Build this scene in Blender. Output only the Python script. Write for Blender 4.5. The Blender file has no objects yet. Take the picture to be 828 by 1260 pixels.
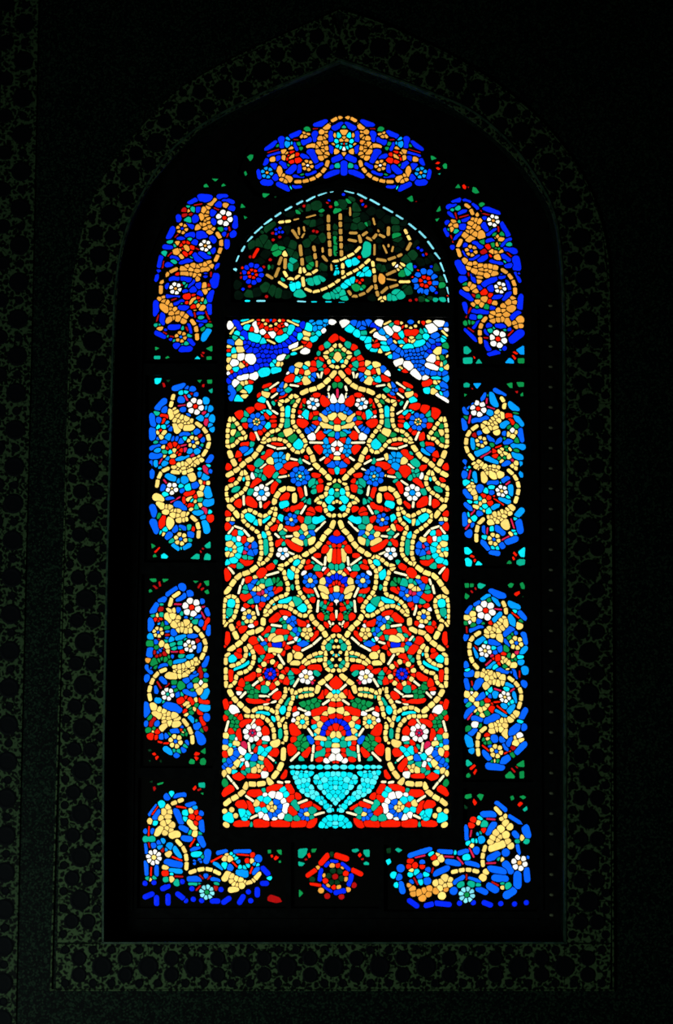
import bpy, bmesh, math, random, re
import numpy as np
from mathutils import Matrix, Vector
from mathutils.geometry import delaunay_2d_cdt

random.seed(7)
SC = bpy.context.scene
COL = SC.collection
W, H = 828, 1260
# ------------------------------------------------------------------ camera
F_PX = 2611.0
CAM = Vector((0.0, -7.0, 1.6))
PITCH, ROLL = math.radians(7.0), math.radians(0.27)
CROT = Matrix.Rotation(math.radians(90) + PITCH, 3, 'X') @ Matrix.Rotation(ROLL, 3, 'Z')
cam = bpy.data.cameras.new('camera')
cam.sensor_fit = 'VERTICAL'
cam.sensor_height = 36.0
cam.lens = F_PX / H * 36.0
cam.clip_end = 200
cam.dof.use_dof = True                      # the photograph is a little soft
cam.dof.focus_distance = 8.0
cam.dof.aperture_fstop = 3.2
cam_o = bpy.data.objects.new('camera', cam)
cam_o.matrix_world = Matrix.Translation(CAM) @ CROT.to_4x4()
COL.objects.link(cam_o)
SC.camera = cam_o
# ------------------------------------------------------------------ sky: an even, bright overcast behind the glass
world = bpy.data.worlds.new('overcast_sky')
SC.world = world
world.use_nodes = True
bg = world.node_tree.nodes['Background']
bg.inputs[0].default_value = (1.0, 0.985, 0.95, 1)
bg.inputs[1].default_value = 1.22
# ------------------------------------------------------------------ added fill lamp, low on the left, for the tiled frame; no doorway stands there
lamp = bpy.data.lights.new('added_fill_lamp', 'AREA')
lamp.shape = 'RECTANGLE'
lamp.size, lamp.size_y = 0.9, 1.2
lamp.energy = 15.0
lamp.color = (0.80, 1.0, 0.86)
lamp_o = bpy.data.objects.new('added_fill_lamp', lamp)
lamp_o.location = (-2.2, -2.7, 0.4)
lamp_o.rotation_euler = (Vector((-0.8, 0, 1.5)) - Vector((-2.2, -2.7, 0.4))).to_track_quat('-Z', 'Y').to_euler()
COL.objects.link(lamp_o)
vs = SC.view_settings
vs.view_transform = 'Standard'
vs.look = 'None'
vs.exposure = 0.0
vs.gamma = 1.0
vs.use_curve_mapping = False

GLASS_Y, WALL_Y = 0.16, 0.0
def at(x, y, Y=GLASS_Y):
    """photo pixel -> point of the vertical plane at depth Y"""
    d = CROT @ Vector(((x - W / 2) / F_PX, -(y - H / 2) / F_PX, -1.0))
    return CAM + d * ((Y - CAM.y) / d.y)

# ------------------------------------------------------------------ materials
def lin(c):
    return tuple((v / 12.92 if v <= 0.04045 else ((v + 0.055) / 1.055) ** 2.4) for v in c)

def glass_mat(name, srgb, var=0.12, mottled=0.0):
    """coloured glass: tints what passes, a weak sheen on top; streaks are in the glass itself"""
    m = bpy.data.materials.new(name)
    m.use_nodes = True
    nt = m.node_tree
    nt.nodes.clear()
    N = nt.nodes.new
    L = nt.links.new
    out = N('ShaderNodeOutputMaterial')
    tr = N('ShaderNodeBsdfTransparent')
    gl = N('ShaderNodeBsdfGlossy')
    gl.inputs['Roughness'].default_value = 0.25
    gl.inputs['Color'].default_value = (0.5, 0.5, 0.5, 1)
    mix = N('ShaderNodeMixShader')
    mix.inputs[0].default_value = 0.015
    geo = N('ShaderNodeNewGeometry')
    noi = N('ShaderNodeTexNoise')
    noi.inputs['Scale'].default_value = 85.0 if not mottled else 60.0
    noi.inputs['Detail'].default_value = 4.0
    L(geo.outputs['Position'], noi.inputs['Vector'])
    inf = N('ShaderNodeObjectInfo')
    # value = 1 + var*(rand-.5)*2 + streak
    a = N('ShaderNodeMath'); a.operation = 'MULTIPLY_ADD'
    L(inf.outputs['Random'], a.inputs[0]); a.inputs[1].default_value = 2 * var; a.inputs[2].default_value = 1 - var
    b = N('ShaderNodeMath'); b.operation = 'MULTIPLY_ADD'
    L(noi.outputs['Fac'], b.inputs[0])
    st = 0.25 if not mottled else mottled
    b.inputs[1].default_value = 2 * st; b.inputs[2].default_value = 1 - st
    c = N('ShaderNodeMath'); c.operation = 'MULTIPLY'
    L(a.outputs[0], c.inputs[0]); L(b.outputs[0], c.inputs[1])
    c2 = N('ShaderNodeMath'); c2.operation = 'MAXIMUM'
    L(c.outputs[0], c2.inputs[0]); c2.inputs[1].default_value = 0.05
    g = N('ShaderNodeMath'); g.operation = 'POWER'; g.inputs[1].default_value = 0.5   # two faces are crossed
    L(c2.outputs[0], g.inputs[0])
    vm = N('ShaderNodeVectorMath'); vm.operation = 'SCALE'
    vm.inputs[0].default_value = tuple(v ** 0.5 for v in lin(srgb))
    L(g.outputs[0], vm.inputs['Scale'])
    L(vm.outputs[0], tr.inputs['Color'])
    L(tr.outputs[0], mix.inputs[1]); L(gl.outputs[0], mix.inputs[2])
    L(mix.outputs[0], out.inputs[0])
    return m

GLASS = {  # amber, deep blue and dark greens partly carry outside shade put into the glass
    'r': ('red', (0.95, 0.11, 0.02)), 'd': ('red', (0.68, 0.06, 0.06)), 'p': ('pink', (0.80, 0.12, 0.30)),
    'c': ('cream', (1.0, 0.86, 0.47)), 'a': ('amber', (0.90, 0.62, 0.24)), 'w': ('white', (1.0, 1.0, 0.97)),
    'q': ('pale_cyan', (0.50, 0.88, 0.95)), 'b': ('blue', (0.03, 0.38, 1.0)), 'B': ('deep_blue', (0.02, 0.15, 0.97)),
    's': ('azure', (0.02, 0.60, 1.0)), 't': ('cyan', (0.04, 0.90, 0.97)), 'e': ('teal', (0.04, 0.68, 0.56)),
    'g': ('green', (0.05, 0.55, 0.28)), 'G': ('dark_green', (0.035, 0.20, 0.10)), 'u': ('light_cyan', (0.30, 0.95, 1.0)),
    'x': ('shadow_green', (0.015, 0.06, 0.035)), 'y': ('ivory', (1.0, 0.96, 0.78)), 'o': ('dimmed_cream', (0.72, 0.55, 0.25)),
}
GM = {k: glass_mat('glass_' + n + ('_dull' if k == 'd' else ''), c, mottled=0.75 if k in 'Gx' else 0.0)
      for k, (n, c) in GLASS.items()}

def plain_mat(name, col, rough=0.6, metal=0.0, col2=None, scale=30.0, lo=0.45, hi=0.55, bump=0.0):
    m = bpy.data.materials.new(name)
    m.use_nodes = True
    nt = m.node_tree
    b = nt.nodes['Principled BSDF']
    b.inputs['Roughness'].default_value = rough
    b.inputs['Metallic'].default_value = metal
    b.inputs['Base Color'].default_value = (*col, 1)
    if col2 is not None:
        geo = nt.nodes.new('ShaderNodeNewGeometry')
        n = nt.nodes.new('ShaderNodeTexNoise')
        n.inputs['Scale'].default_value = scale
        n.inputs['Detail'].default_value = 3.0
        nt.links.new(geo.outputs['Position'], n.inputs['Vector'])
        r = nt.nodes.new('ShaderNodeValToRGB')
        r.color_ramp.elements[0].position = lo
        r.color_ramp.elements[0].color = (*col, 1)
        r.color_ramp.elements[1].position = hi
        r.color_ramp.elements[1].color = (*col2, 1)
        nt.links.new(n.outputs['Fac'], r.inputs[0])
        nt.links.new(r.outputs[0], b.inputs['Base Color'])
        if bump:
            bp = nt.nodes.new('ShaderNodeBump')
            bp.inputs['Strength'].default_value = bump
            bp.inputs['Distance'].default_value = 0.003
            nt.links.new(n.outputs['Fac'], bp.inputs['Height'])
            nt.links.new(bp.outputs[0], b.inputs['Normal'])
    return m
LEAD = plain_mat('dark_lead', (0.007, 0.007, 0.006), 0.75)
WOOD = plain_mat('blackened_frame', (0.004, 0.005, 0.006), 0.75, col2=(0.008, 0.010, 0.011), scale=40)

for _m in (WOOD, LEAD):
    _m.node_tree.nodes['Principled BSDF'].inputs['Specular IOR Level'].default_value = 0.15
# ------------------------------------------------------------------ the glazing engine
# Each pane is a site (a short segment A-B with a radius). A pane is the part of the panel nearer to its own
# site than to any other, less half the lead; the lead net is whatever the panes leave of the panel.
class Panel:
    def __init__(self, gap=1.3, halo=1.5, cap=3.5, rmax=7.0, vine=2.75, stem=1.3, soft='', softk=0.5):
        self.S = []            # dicts: a, b, r, free, col, kind, grp, parent
        self.gap, self.halo, self.cap = gap, halo, cap
        self.grp = 0
        self.flowers = []
        self.rmax, self.vine, self.stem, self.soft, self.softk = rmax, vine, stem, soft, softk
        self.polys = []
        self.rings = []
    def site(self, a, b, r, col, kind, free=False, cap=None, grp=0, halo=0.0, flower=None):
        self.S.append(dict(a=np.array(a, float), b=np.array(b, float), r=r, col=col, kind=kind, free=free,
                           cap=self.cap if cap is None else cap, grp=grp, halo=halo, flower=flower))
    def newgrp(self):
        self.grp += 1
        return self.grp
    def path(self, pts, seg, hw, col, kind, closed, halo, grp):
        P = [np.array(p, float) for p in pts]
        # smooth by one pass of Catmull-Rom
        n = len(P)
        D = []
        rng = n if closed else n - 1
        for i in range(rng):
            p0 = P[(i - 1) % n] if (closed or i > 0) else P[0]
            p1, p2 = P[i], P[(i + 1) % n]
            p3 = P[(i + 2) % n] if (closed or i + 2 < n) else P[-1]
            for k in range(6):
                t = k / 6
                D.append(0.5 * ((2 * p1) + (p2 - p0) * t + (2 * p0 - 5 * p1 + 4 * p2 - p3) * t * t
                                + (3 * p1 - p0 - 3 * p2 + p3) * t ** 3))
        D.append(P[0] if closed else P[-1])
        D = np.array(D)
        if closed:
            self.rings.append((grp, D))
        ln = np.r_[0, np.cumsum(np.hypot(*(D[1:] - D[:-1]).T))]
        tot = ln[-1]
        m = max(1, round(tot / seg))
        def pt(s):
            return np.array([np.interp(s, ln, D[:, 0]), np.interp(s, ln, D[:, 1])])
        e = min(0.5 * self.gap + 0.45 * hw, 0.32 * tot / m)
        for k in range(m):
            s0, s1 = k * tot / m + e, (k + 1) * tot / m - e
            self.site(pt(s0), pt(s1), hw, col, kind, cap=0.35, grp=grp, halo=halo)
    def read(self, text, ox, oy, sc):
        def P(tok):
            x, y = tok.split(',')
            return (ox + float(x) / sc, oy + float(y) / sc)
        for line in text.strip().splitlines():
            line = line.split('#')[0].strip()
            if not line:
                continue
            tk = line.split()
            op, rest = tk[0], tk[1:]
            if op == 'F':
                c = P(rest[0]); R = float(rest[1]) / sc; n = int(rest[2]); pc, ec = rest[3], rest[4]
                ring = [(R, n, pc)]
                if len(rest) > 5:
                    ring.append((float(rest[5]) / sc, int(rest[6]), rest[7]))
                fid = (round(c[0], 2), round(c[1], 2))
                g = self.newgrp()
                inner = None
                for (R, n, col) in ring:
                    sn = math.sin(math.pi / n)
                    Rc = R / (1 + sn); rp = Rc * sn
                    if n > 7:                       # long petals
                        r2 = rp * 0.98
                        ri = R * 0.45 if len(ring) == 1 else ring[1][0] + r2 if R == ring[0][0] and len(ring) > 1 else R * .5
                    for k in range(n):
                        t = 2 * math.pi * (k + 0.25) / n
                        u = np.array((math.cos(t), math.sin(t)))
                        q = np.array(c)
                        if n > 7:
                            self.site(q + u * max(min(ri + rp * .4, Rc), .5), q + u * Rc, rp * 0.95, col, 'petal', cap=0.5, grp=g, flower=fid)
                        else:
                            self.site(q + u * Rc * 0.93, q + u * Rc * 1.03, rp * 0.95, col, 'petal', cap=0.5, grp=g, flower=fid)
                    inner = Rc - rp
                self.site(c, c, max(inner * 0.9, 0.6), ec, 'flower', cap=0.7, grp=g, flower=fid)
            elif op == 'v' or (op[0] == 'v' and len(op) == 2):
                col = op[1] if len(op) == 2 else 'c'
                self.path([P(t) for t in rest], 9.6, self.vine, col, 'vine_pane', False, self.halo, self.newgrp())
            elif op[0] in 'lL':
                col = op[1] if len(op) == 2 else 'c'
                self.path([P(t) for t in rest], 7.0, 2.1, col, 'leaf_border_pane', op[0] == 'l', self.halo * (0.8 if op[0] == 'l' else 0.2), self.newgrp())
            elif op[0] == 'n':                      # script strokes
                self.path([P(t) for t in rest], 9.5, 1.75, op[1], 'letter_pane', False, self.halo * 0.5, self.newgrp())
            elif op[0] == 'm':                      # thin script strokes
                self.path([P(t) for t in rest], 9.5, 1.0, op[1], 'letter_pane', False, self.halo * 0.5, self.newgrp())
            elif op[0] == 'Z':                      # corner panes of the frame, each cut to its own outline
                for t in rest:
                    q = np.array([P(v) for v in t.split(';')])
                    self.polys.append((op[1], q))
                    for a, b in zip(q, np.roll(q, 1, 0)):
                        self.site(a, b, 0.9, None, 'lead')
            elif op[0] == 'k':                      # broad lead
                hw = float(op[1:]) if len(op) > 1 else 1.5
                pts = [P(t) for t in rest]
                for p, q in zip(pts[:-1], pts[1:]):
                    self.site(p, q, hw, None, 'lead')
            else:
                kind, col = op[0], op[1]
                for t in rest:
                    if t[0] == '!':
                        continue
                    ab = re.split(r'(?<=\d)-', t)
                    if len(ab) == 2:
                        a, b = P(ab[0]), P(ab[1])
                    else:
                        a = b = P(ab[0])
                    if kind == 's':
                        self.site(a, b, self.stem, col, 'stem_pane', cap=0.4, grp=-1)
                    elif kind == 'z':               # a corner pane of the frame, rather angular
                        self.site(a, b, 2.6, col, 'corner_pane', cap=1.4)
                    elif kind == 'Y':
                        self.site(a, b, 2.7, col, 'pane', cap=0.6)
                    elif kind == 'y':
                        self.site(a, b, 1.6, col, 'pane', cap=0.6)
                    else:
                        self.site(a, b, 0.8, col, 'pane', free=True)
    def adopt(self):
        for g, D in self.rings:
            lo, hi = D.min(0), D.max(0)
            for s in self.S:
                m = (s['a'] + s['b']) / 2
                if s['grp'] or (m < lo).any() or (m > hi).any():
                    continue
                c = False
                for (ax, ay), (bx, by) in zip(D, np.roll(D, 1, 0)):
                    if (ay > m[1]) != (by > m[1]) and m[0] < (bx - ax) * (m[1] - ay) / (by - ay) + ax:
                        c = not c
                if c:
                    s['grp'] = g
        self.rings = []
    def mirror(self, axis, drop=True):
        """add the mirror image of everything left of the axis (a function of y)"""
        self.adopt()
        out = []
        for s in self.S:
            if s['kind'] == 'lead':
                out.append(s)
                t = dict(s)
                t['a'] = np.array((2 * axis(s['a'][1]) - s['a'][0], s['a'][1]))
                t['b'] = np.array((2 * axis(s['b'][1]) - s['b'][0], s['b'][1]))
                out.append(t)
                continue
            m = (s['a'] + s['b']) / 2
            ax = axis(m[1])
            if abs(m[0] - ax) < 2.0:
                dx = ax - m[0]
                if np.hypot(*(s['b'] - s['a'])) > 1.5 and abs(s['a'][1] - s['b'][1]) > 1.2:
                    dx = 0
                    s['a'] = np.array((ax, s['a'][1])); s['b'] = np.array((ax, s['b'][1]))
                else:
                    s['a'] = s['a'] + (dx, 0); s['b'] = s['b'] + (dx, 0)
                out.append(s)
            elif m[0] < ax:
                out.append(s)
                t = dict(s)
                t['a'] = np.array((2 * axis(s['a'][1]) - s['a'][0], s['a'][1]))
                t['b'] = np.array((2 * axis(s['b'][1]) - s['b'][0], s['b'][1]))
                if s['flower']:
                    t['flower'] = ('m',) + s['flower']
                t['grp'] = s['grp'] + 100000 if s['grp'] > 0 else s['grp']
                out.append(t)
        self.S = out
    def solve(self, outline, edge=0.9):
        O = [np.array(p, float) for p in outline]
        S = [s for s in self.S]
        # drop panes lying outside the outline, and later duplicates of the same spot
        def inside(q):
            c = False
            for i in range(len(O)):
                a, b = O[i], O[i - 1]
                if (a[1] > q[1]) != (b[1] > q[1]) and q[0] < (b[0] - a[0]) * (q[1] - a[1]) / (b[1] - a[1]) + a[0]:
                    c = not c
            return c
        S = [s for s in S if s['kind'] == 'lead' or inside((s['a'] + s['b']) / 2)]
        no = len(O)
        for i in range(no):
            p, q = O[i - 1], O[i]
            k = max(1, int(np.hypot(*(q - p)) / 25))
            for j in range(k):
                S.append(dict(a=p + (q - p) * j / k, b=p + (q - p) * (j + 1) / k, r=edge, col=None, kind='lead',
                              free=False, cap=0, grp=0, halo=0, flower=None))
        n = len(S)
        A = np.array([s['a'] for s in S]); B = np.array([s['b'] for s in S])
        R = np.array([s['r'] for s in S], float)
        free = np.array([s['free'] for s in S]); cap = np.array([s['cap'] for s in S], float)
        grp = np.array([s['grp'] for s in S]); halo = np.array([s['halo'] for s in S], float)
        lead = np.array([s['kind'] == 'lead' for s in S])
        M = (A + B) / 2
        def segd(P, A_, B_):
            AB = B_ - A_
            L2 = (AB ** 2).sum(-1)
            t = np.clip(((P - A_) * AB).sum(-1) / np.where(L2 > 1e-9, L2, 1), 0, 1)
            Q = A_ + AB * t[..., None]
            return np.sqrt(((P - Q) ** 2).sum(-1) + 1e-12)
        K = min(34, n - 1)
        D = np.empty((n, K)); J = np.empty((n, K), int)
        for i in range(n):
            # distance from three points of site i to every site, and back
            d = np.minimum(np.minimum(segd(A[i][None], A, B), segd(B[i][None], A, B)), segd(M[i][None], A, B))
            e = np.minimum(np.minimum(segd(A, A[i], B[i]), segd(B, A[i], B[i])), segd(M, A[i], B[i]))
            d = np.minimum(d, e)
            d[i] = 1e9
            j = np.argpartition(d - R, K - 1)[:K]
            J[i] = j; D[i] = d[j]
        PG = self.gap + np.where((grp[J] != grp[:, None]) | ((grp[:, None] <= 0) & (grp[J] <= 0)), np.maximum(halo[J], halo[:, None] * 0), 0) \
            + 0.0
        cols = np.array([s['col'] in tuple(self.soft) if s['free'] else False for s in S])
        PG = np.where(cols[:, None] & cols[J], PG * self.softk, PG)
        # grow the free sites until they touch
        for it in range(26):
            allow = (D - R[J] - PG * 0.9).min(1)
            R = np.where(free, np.clip(np.minimum(R + 0.25, allow), 0.7, self.rmax), R)
        # contour rays
        rays_o, rays_d, owner = [], [], []
        for i in range(n):
            if lead[i]:
                continue
            a, b = A[i], B[i]
            v = b - a
            l = math.hypot(*v)
            if l < 0.8:
                for k in range(16):
                    t = 2 * math.pi * k / 16
                    rays_o.append(M[i]); rays_d.append((math.cos(t), math.sin(t))); owner.append(i)
            else:
                th = math.atan2(v[1], v[0])
                ns = 1 if l < 4 else 2 if l < 9 else 3
                for e_, base in ((b, th - math.pi / 2), (a, th + math.pi / 2)):
                    for k in range(7):
                        t = base + math.pi * k / 6
                        rays_o.append(e_); rays_d.append((math.cos(t), math.sin(t))); owner.append(i)
                    o_ = a if e_ is b else b
                    for k in range(1, ns + 1):
                        f = k / (ns + 1)
                        rays_o.append(e_ + (o_ - e_) * f); t = base + math.pi
                        rays_d.append((math.cos(t), math.sin(t))); owner.append(i)
        RO = np.array(rays_o); RD = np.array(rays_d); OW = np.array(owner)
        lo = np.zeros(len(OW)); hi = R[OW] + cap[OW]
        JJ = J[OW]; AJ = A[JJ]; BJ = B[JJ]; RJ = R[JJ]; PJ = PG[OW]
        RI = R[OW]
        for it in range(11):
            mid = (lo + hi) / 2
            P = RO + RD * mid[:, None]
            f = (segd(P[:, None, :], AJ, BJ) - RJ - PJ).min(1) - (mid - RI)
            ok = f > 0
            lo = np.where(ok, mid, lo); hi = np.where(ok, hi, mid)
        PT = RO + RD * lo[:, None]
        polys = {}
        for i in range(n):
            pass
        order = np.argsort(OW, kind='stable')
        st = np.searchsorted(OW[order], np.arange(n))
        en = np.searchsorted(OW[order], np.arange(n) + 1)
        res = []
        for i in range(n):
            if lead[i] or en[i] - st[i] < 3:
                continue
            pts = PT[order[st[i]:en[i]]]
            x, y = pts[:, 0], pts[:, 1]
            # drop coincident points
            keep = [0]
            for k in range(1, len(pts)):
                if np.hypot(*(pts[k] - pts[keep[-1]])) > 0.22:
                    keep.append(k)
            if len(keep) > 1 and np.hypot(*(pts[keep[-1]] - pts[0])) < 0.22:
                keep.pop()
            pts = pts[keep]
            if len(pts) < 4:
                continue
            x, y = pts[:, 0], pts[:, 1]
            ar = 0.5 * abs((x * np.roll(y, -1) - y * np.roll(x, -1)).sum())
            if ar < 1.6:
                continue
            if 0.5 * (x * np.roll(y, -1) - y * np.roll(x, -1)).sum() < 0:
                pts = pts[::-1]
            res.append((S[i], pts, M[i], ar))
        for col, q in self.polys:
            x, y = q[:, 0], q[:, 1]
            ar = 0.5 * (x * np.roll(y, -1) - y * np.roll(x, -1)).sum()
            q = q[::-1] if ar < 0 else q
            c = q.mean(0)
            # cut the points off a little
            pts = []
            for k in range(len(q)):
                p, a, b = q[k], q[k - 1], q[(k + 1) % len(q)]
                pts += [p + (a - p) * 0.14, p + (b - p) * 0.14]
            res.append((dict(kind='corner_pane', col=col, flower=None), np.array(pts), c, abs(ar)))
        return res

# ------------------------------------------------------------------ object helpers
def link(name, me, parent=None, loc=None, mat=None):
    o = bpy.data.objects.new(name, me)
    COL.objects.link(o)
    if parent is not None:
        o.parent = parent
    if loc is not None:
        o.location = loc
    if mat is not None and me is not None:
        me.materials.append(mat)
    return o
def empty(name, loc):
    o = bpy.data.objects.new(name, None)
    o.empty_display_size = 0.05
    o.location = loc
    COL.objects.link(o)
    return o
def tag(o, label=None, cat=None, group=None, kind=None):
    if label: o['label'] = label
    if cat: o['category'] = cat
    if group: o['group'] = group
    if kind: o['kind'] = kind
    return o
def mesh(name, v, f, smooth=False):
    me = bpy.data.meshes.new(name)
    me.from_pydata([tuple(p) for p in v], [], f)
    me.update()
    if smooth:
        me.polygons.foreach_set('use_smooth', [True] * len(me.polygons))
    return me

def pane_mesh(pts, c, Y):
    """a slab of glass with a slightly cushioned front; pts in photo pixels, counter-clockwise from behind"""
    P = [at(p[0], p[1], Y) for p in pts]
    C = at(c[0], c[1], Y)
    n = len(P)
    v = [(p.x - C.x, -0.0025, p.z - C.z) for p in P] + [(p.x - C.x, 0.0025, p.z - C.z) for p in P]
    v.append((0, -0.0040, 0))
    f = []
    for i in range(n):
        j = (i + 1) % n
        f.append((j, i, 2 * n))
        f.append((i, j, n + j, n + i))
    f.append(tuple(n + i for i in range(n)))
    return v, f, C

def net_mesh(polys, outline, Y, y0, y1):
    """the outline less the polys, as a slab from depth y0 to y1 with walls along every hole"""
    verts, edges = [], []
    for poly in [outline] + polys:
        s = len(verts)
        verts += [Vector((float(p[0]), float(p[1]))) for p in poly]
        n = len(poly)
        edges += [(s + i, s + (i + 1) % n) for i in range(n)]
    ov, oe, of, _, _, _ = delaunay_2d_cdt(verts, edges, [], 1, 1e-5, False)
    OV = np.array([(p.x, p.y) for p in ov])
    TF = np.array([f[:3] for f in of])
    cen_ = OV[TF].mean(1)
    o_ = np.argsort(cen_[:, 0])
    cx, cy = cen_[o_, 0], cen_[o_, 1]
    def inside_mask(poly):
        poly = np.array([(float(p[0]), float(p[1])) for p in poly])
        i0, i1 = np.searchsorted(cx, (poly[:, 0].min(), poly[:, 0].max()))
        X, Yc = cx[i0:i1], cy[i0:i1]
        c = np.zeros(i1 - i0, bool)
        q = np.roll(poly, 1, 0)
        for (ax, ay), (bx, by) in zip(poly, q):
            if ay == by:
                continue
            c ^= ((ay > Yc) != (by > Yc)) & (X < (bx - ax) * (Yc - ay) / (by - ay) + ax)
        return i0, i1, c
    keep = np.zeros(len(cx), bool)
    i0, i1, c = inside_mask(outline)
    keep[i0:i1] = c
    for p in polys:
        i0, i1, c = inside_mask(p)
        keep[i0:i1] &= ~c
    lead = [of[k] for k in o_[keep]]
    Wp = [at(p.x, p.y, Y) for p in ov]
    n = len(Wp)
    v = [(p.x, Y + y0, p.z) for p in Wp] + [(p.x, Y + y1, p.z) for p in Wp]
    # orientation: in photo pixels y points down
    fs = []
    cnt = {}
    for f in lead:
        a, b, c = [ov[i] for i in f[:3]]
        if (b.x - a.x) * (c.y - a.y) - (b.y - a.y) * (c.x - a.x) > 0:
            f = f[::-1]
        for i in range(len(f)):
            cnt[(f[i], f[(i + 1) % len(f)])] = 1
        fs.append(tuple(f))
        fs.append(tuple(n + i for i in reversed(f)))
    for (i, j) in list(cnt):
        if (j, i) not in cnt:
            fs.append((j, i, n + i, n + j))
    return v, fs

PANE_NAME = {'petal': 'petal', 'flower': 'flower', 'vine_pane': 'vine_pane', 'leaf_border_pane': 'leaf_border_pane',
             'stem_pane': 'stem_pane', 'letter_pane': 'letter_pane', 'corner_pane': 'corner_pane', 'vase_pane': 'vase_pane'}
STATS = {}
def build_panel(name, panel, outline, label, cat, group=None, edge=0.9):
    res = panel.solve(outline, edge)
    xs = [p[0] for p in outline]; ys = [p[1] for p in outline]
    base = at((min(xs) + max(xs)) / 2, max(ys), GLASS_Y)
    root = tag(empty(name, base), label, cat, group)
    polys = [p for _, p, _, _ in res]
    v, f = net_mesh(polys, outline, GLASS_Y, -0.005, 0.005)
    me = mesh('lead_came', [(a - base.x, b - base.y, c - base.z) for a, b, c in v], f)
    link('lead_came', me, root, None, LEAD)
    flowers = {}
    todo = []
    for s, pts, c, ar in sorted(res, key=lambda t: -t[3]):
        nm = PANE_NAME.get(s['kind']) or GLASS[s['col']][0] + '_pane'
        todo.append((nm, s, pts, c))
    count, rest = {}, {}
    # the eye of each flower first: its petals hang from it
    for nm, s, pts, c in sorted(todo, key=lambda t: t[0] != 'flower'):
        par, off = root, base
        if nm == 'petal' and s['flower'] in flowers:
            par, off = flowers[s['flower']]
        key = nm if par is root else None
        vv, ff, C = pane_mesh(pts, c, GLASS_Y)
        if key:
            count[key] = count.get(key, 0) + 1
            if count[key] > 298:
                rest.setdefault(key, []).append((vv, ff, C, s['col']))
                continue
        me = mesh(nm, vv, ff)
        o = link(nm, me, par, C - off, GM[s['col']])
        if nm == 'flower':
            flowers[s['flower']] = (o, C)
    for key, lst in rest.items():
        V, Fc, mi, mats = [], [], [], []
        for vv, ff, C, col in lst:
            k = len(V)
            V += [(C.x - base.x + a, b, C.z - base.z + c) for a, b, c in vv]
            if col not in mats: mats.append(col)
            for q in ff:
                Fc.append(tuple(k + i for i in q)); mi.append(mats.index(col))
        me = mesh(key, V, Fc)
        for c_ in mats: me.materials.append(GM[c_])
        me.polygons.foreach_set('material_index', mi)
        tag(link('small_' + key, me, root), kind='stuff')
    STATS[name + ' ' + label[:20]] = (len(res), {k: v for k, v in count.items() if v > 250})
    return root
# ------------------------------------------------------------------ outlines of the panels, in the plane of the glass
O_CEN = [(277.5, 390.5), (416, 390.5), (554.5, 392), (554, 1020.5), (412, 1021), (270.5, 1020.5), (274, 700)]
O_LUN = [(284, 374), (284.5, 332), (293, 308), (309, 286.5), (334, 263), (364, 246), (394, 236), (421, 232), (451, 237), (482, 249),
         (508, 269), (529, 292), (544, 318), (552, 345), (554, 374)]
O_TOP = [(292, 214), (303, 184), (330, 160), (372, 143), (423, 136), (478, 146), (520, 165), (552, 192), (552, 214), (538, 236), (520, 252),
         (503, 251), (482, 240), (455, 230), (423, 223), (391, 230), (365, 239), (344, 248), (312, 243)]
O_UPL = [(176, 449), (179, 330), (198, 285), (226, 240), (247, 218), (264, 212), (286, 220), (306, 250), (305, 280), (287, 304), (278, 325),
         (272, 390), (268, 449)]
O_UPR = [(561, 454), (558, 390), (556.5, 345), (550, 318), (541, 300), (531, 282), (530, 250), (551, 222), (570, 216), (590, 224),
         (611, 243), (636, 285), (650, 330), (653, 454)]
O_MIL = [(180, 463), (268, 463), (267, 693), (178, 693)]
O_LOL = [(175, 707), (264, 707), (262, 945), (173, 945)]
O_BOL = [(171, 957), (261, 957), (261, 1036), (352, 1036), (352, 1117), (169, 1117)]
O_ROS = [(358, 1036), (466, 1036), (466, 1117), (358, 1117)]
O_MIR = [(564, 467), (651, 467), (653, 700), (566, 700)]
O_LOR = [(567, 713), (653, 713), (656, 962), (569, 962)]
O_BOR = [(569, 970), (658, 970), (660, 1121), (472, 1121), (472, 1039), (569, 1039)]

# ------------------------------------------------------------------ the hall: walls, floor, ceiling
HX, HY, HZ = 4.5, -10.0, 6.0
def box_mesh(name, x0, x1, y0, y1, z0, z1):
    v = [(x, y, z) for x in (x0, x1) for y in (y0, y1) for z in (z0, z1)]
    f = [(0, 1, 3, 2), (4, 6, 7, 5), (0, 4, 5, 1), (2, 3, 7, 6), (0, 2, 6, 4), (1, 5, 7, 3)]
    return mesh(name, v, f)
def dense(P, step, closed=False):
    """Catmull-Rom through pixel points, resampled every `step` pixels"""
    P = [np.array(p, float) for p in P]
    D = []
    for i in range(len(P) - 1):
        p0, p1, p2, p3 = P[max(i - 1, 0)], P[i], P[i + 1], P[min(i + 2, len(P) - 1)]
        for k in range(8):
            t = k / 8
            D.append(0.5 * (2 * p1 + (p2 - p0) * t + (2 * p0 - 5 * p1 + 4 * p2 - p3) * t * t + (3 * p1 - p0 - 3 * p2 + p3) * t ** 3))
    D.append(P[-1])
    D = np.array(D)
    s = np.r_[0, np.cumsum(np.hypot(*(D[1:] - D[:-1]).T))]
    n = max(2, int(round(s[-1] / step)) + 1)
    q = np.linspace(0, s[-1], n)
    return np.c_[np.interp(q, s, D[:, 0]), np.interp(q, s, D[:, 1])]

STONE = plain_mat('dim_plaster', (0.05, 0.05, 0.045), 0.9)
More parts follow.
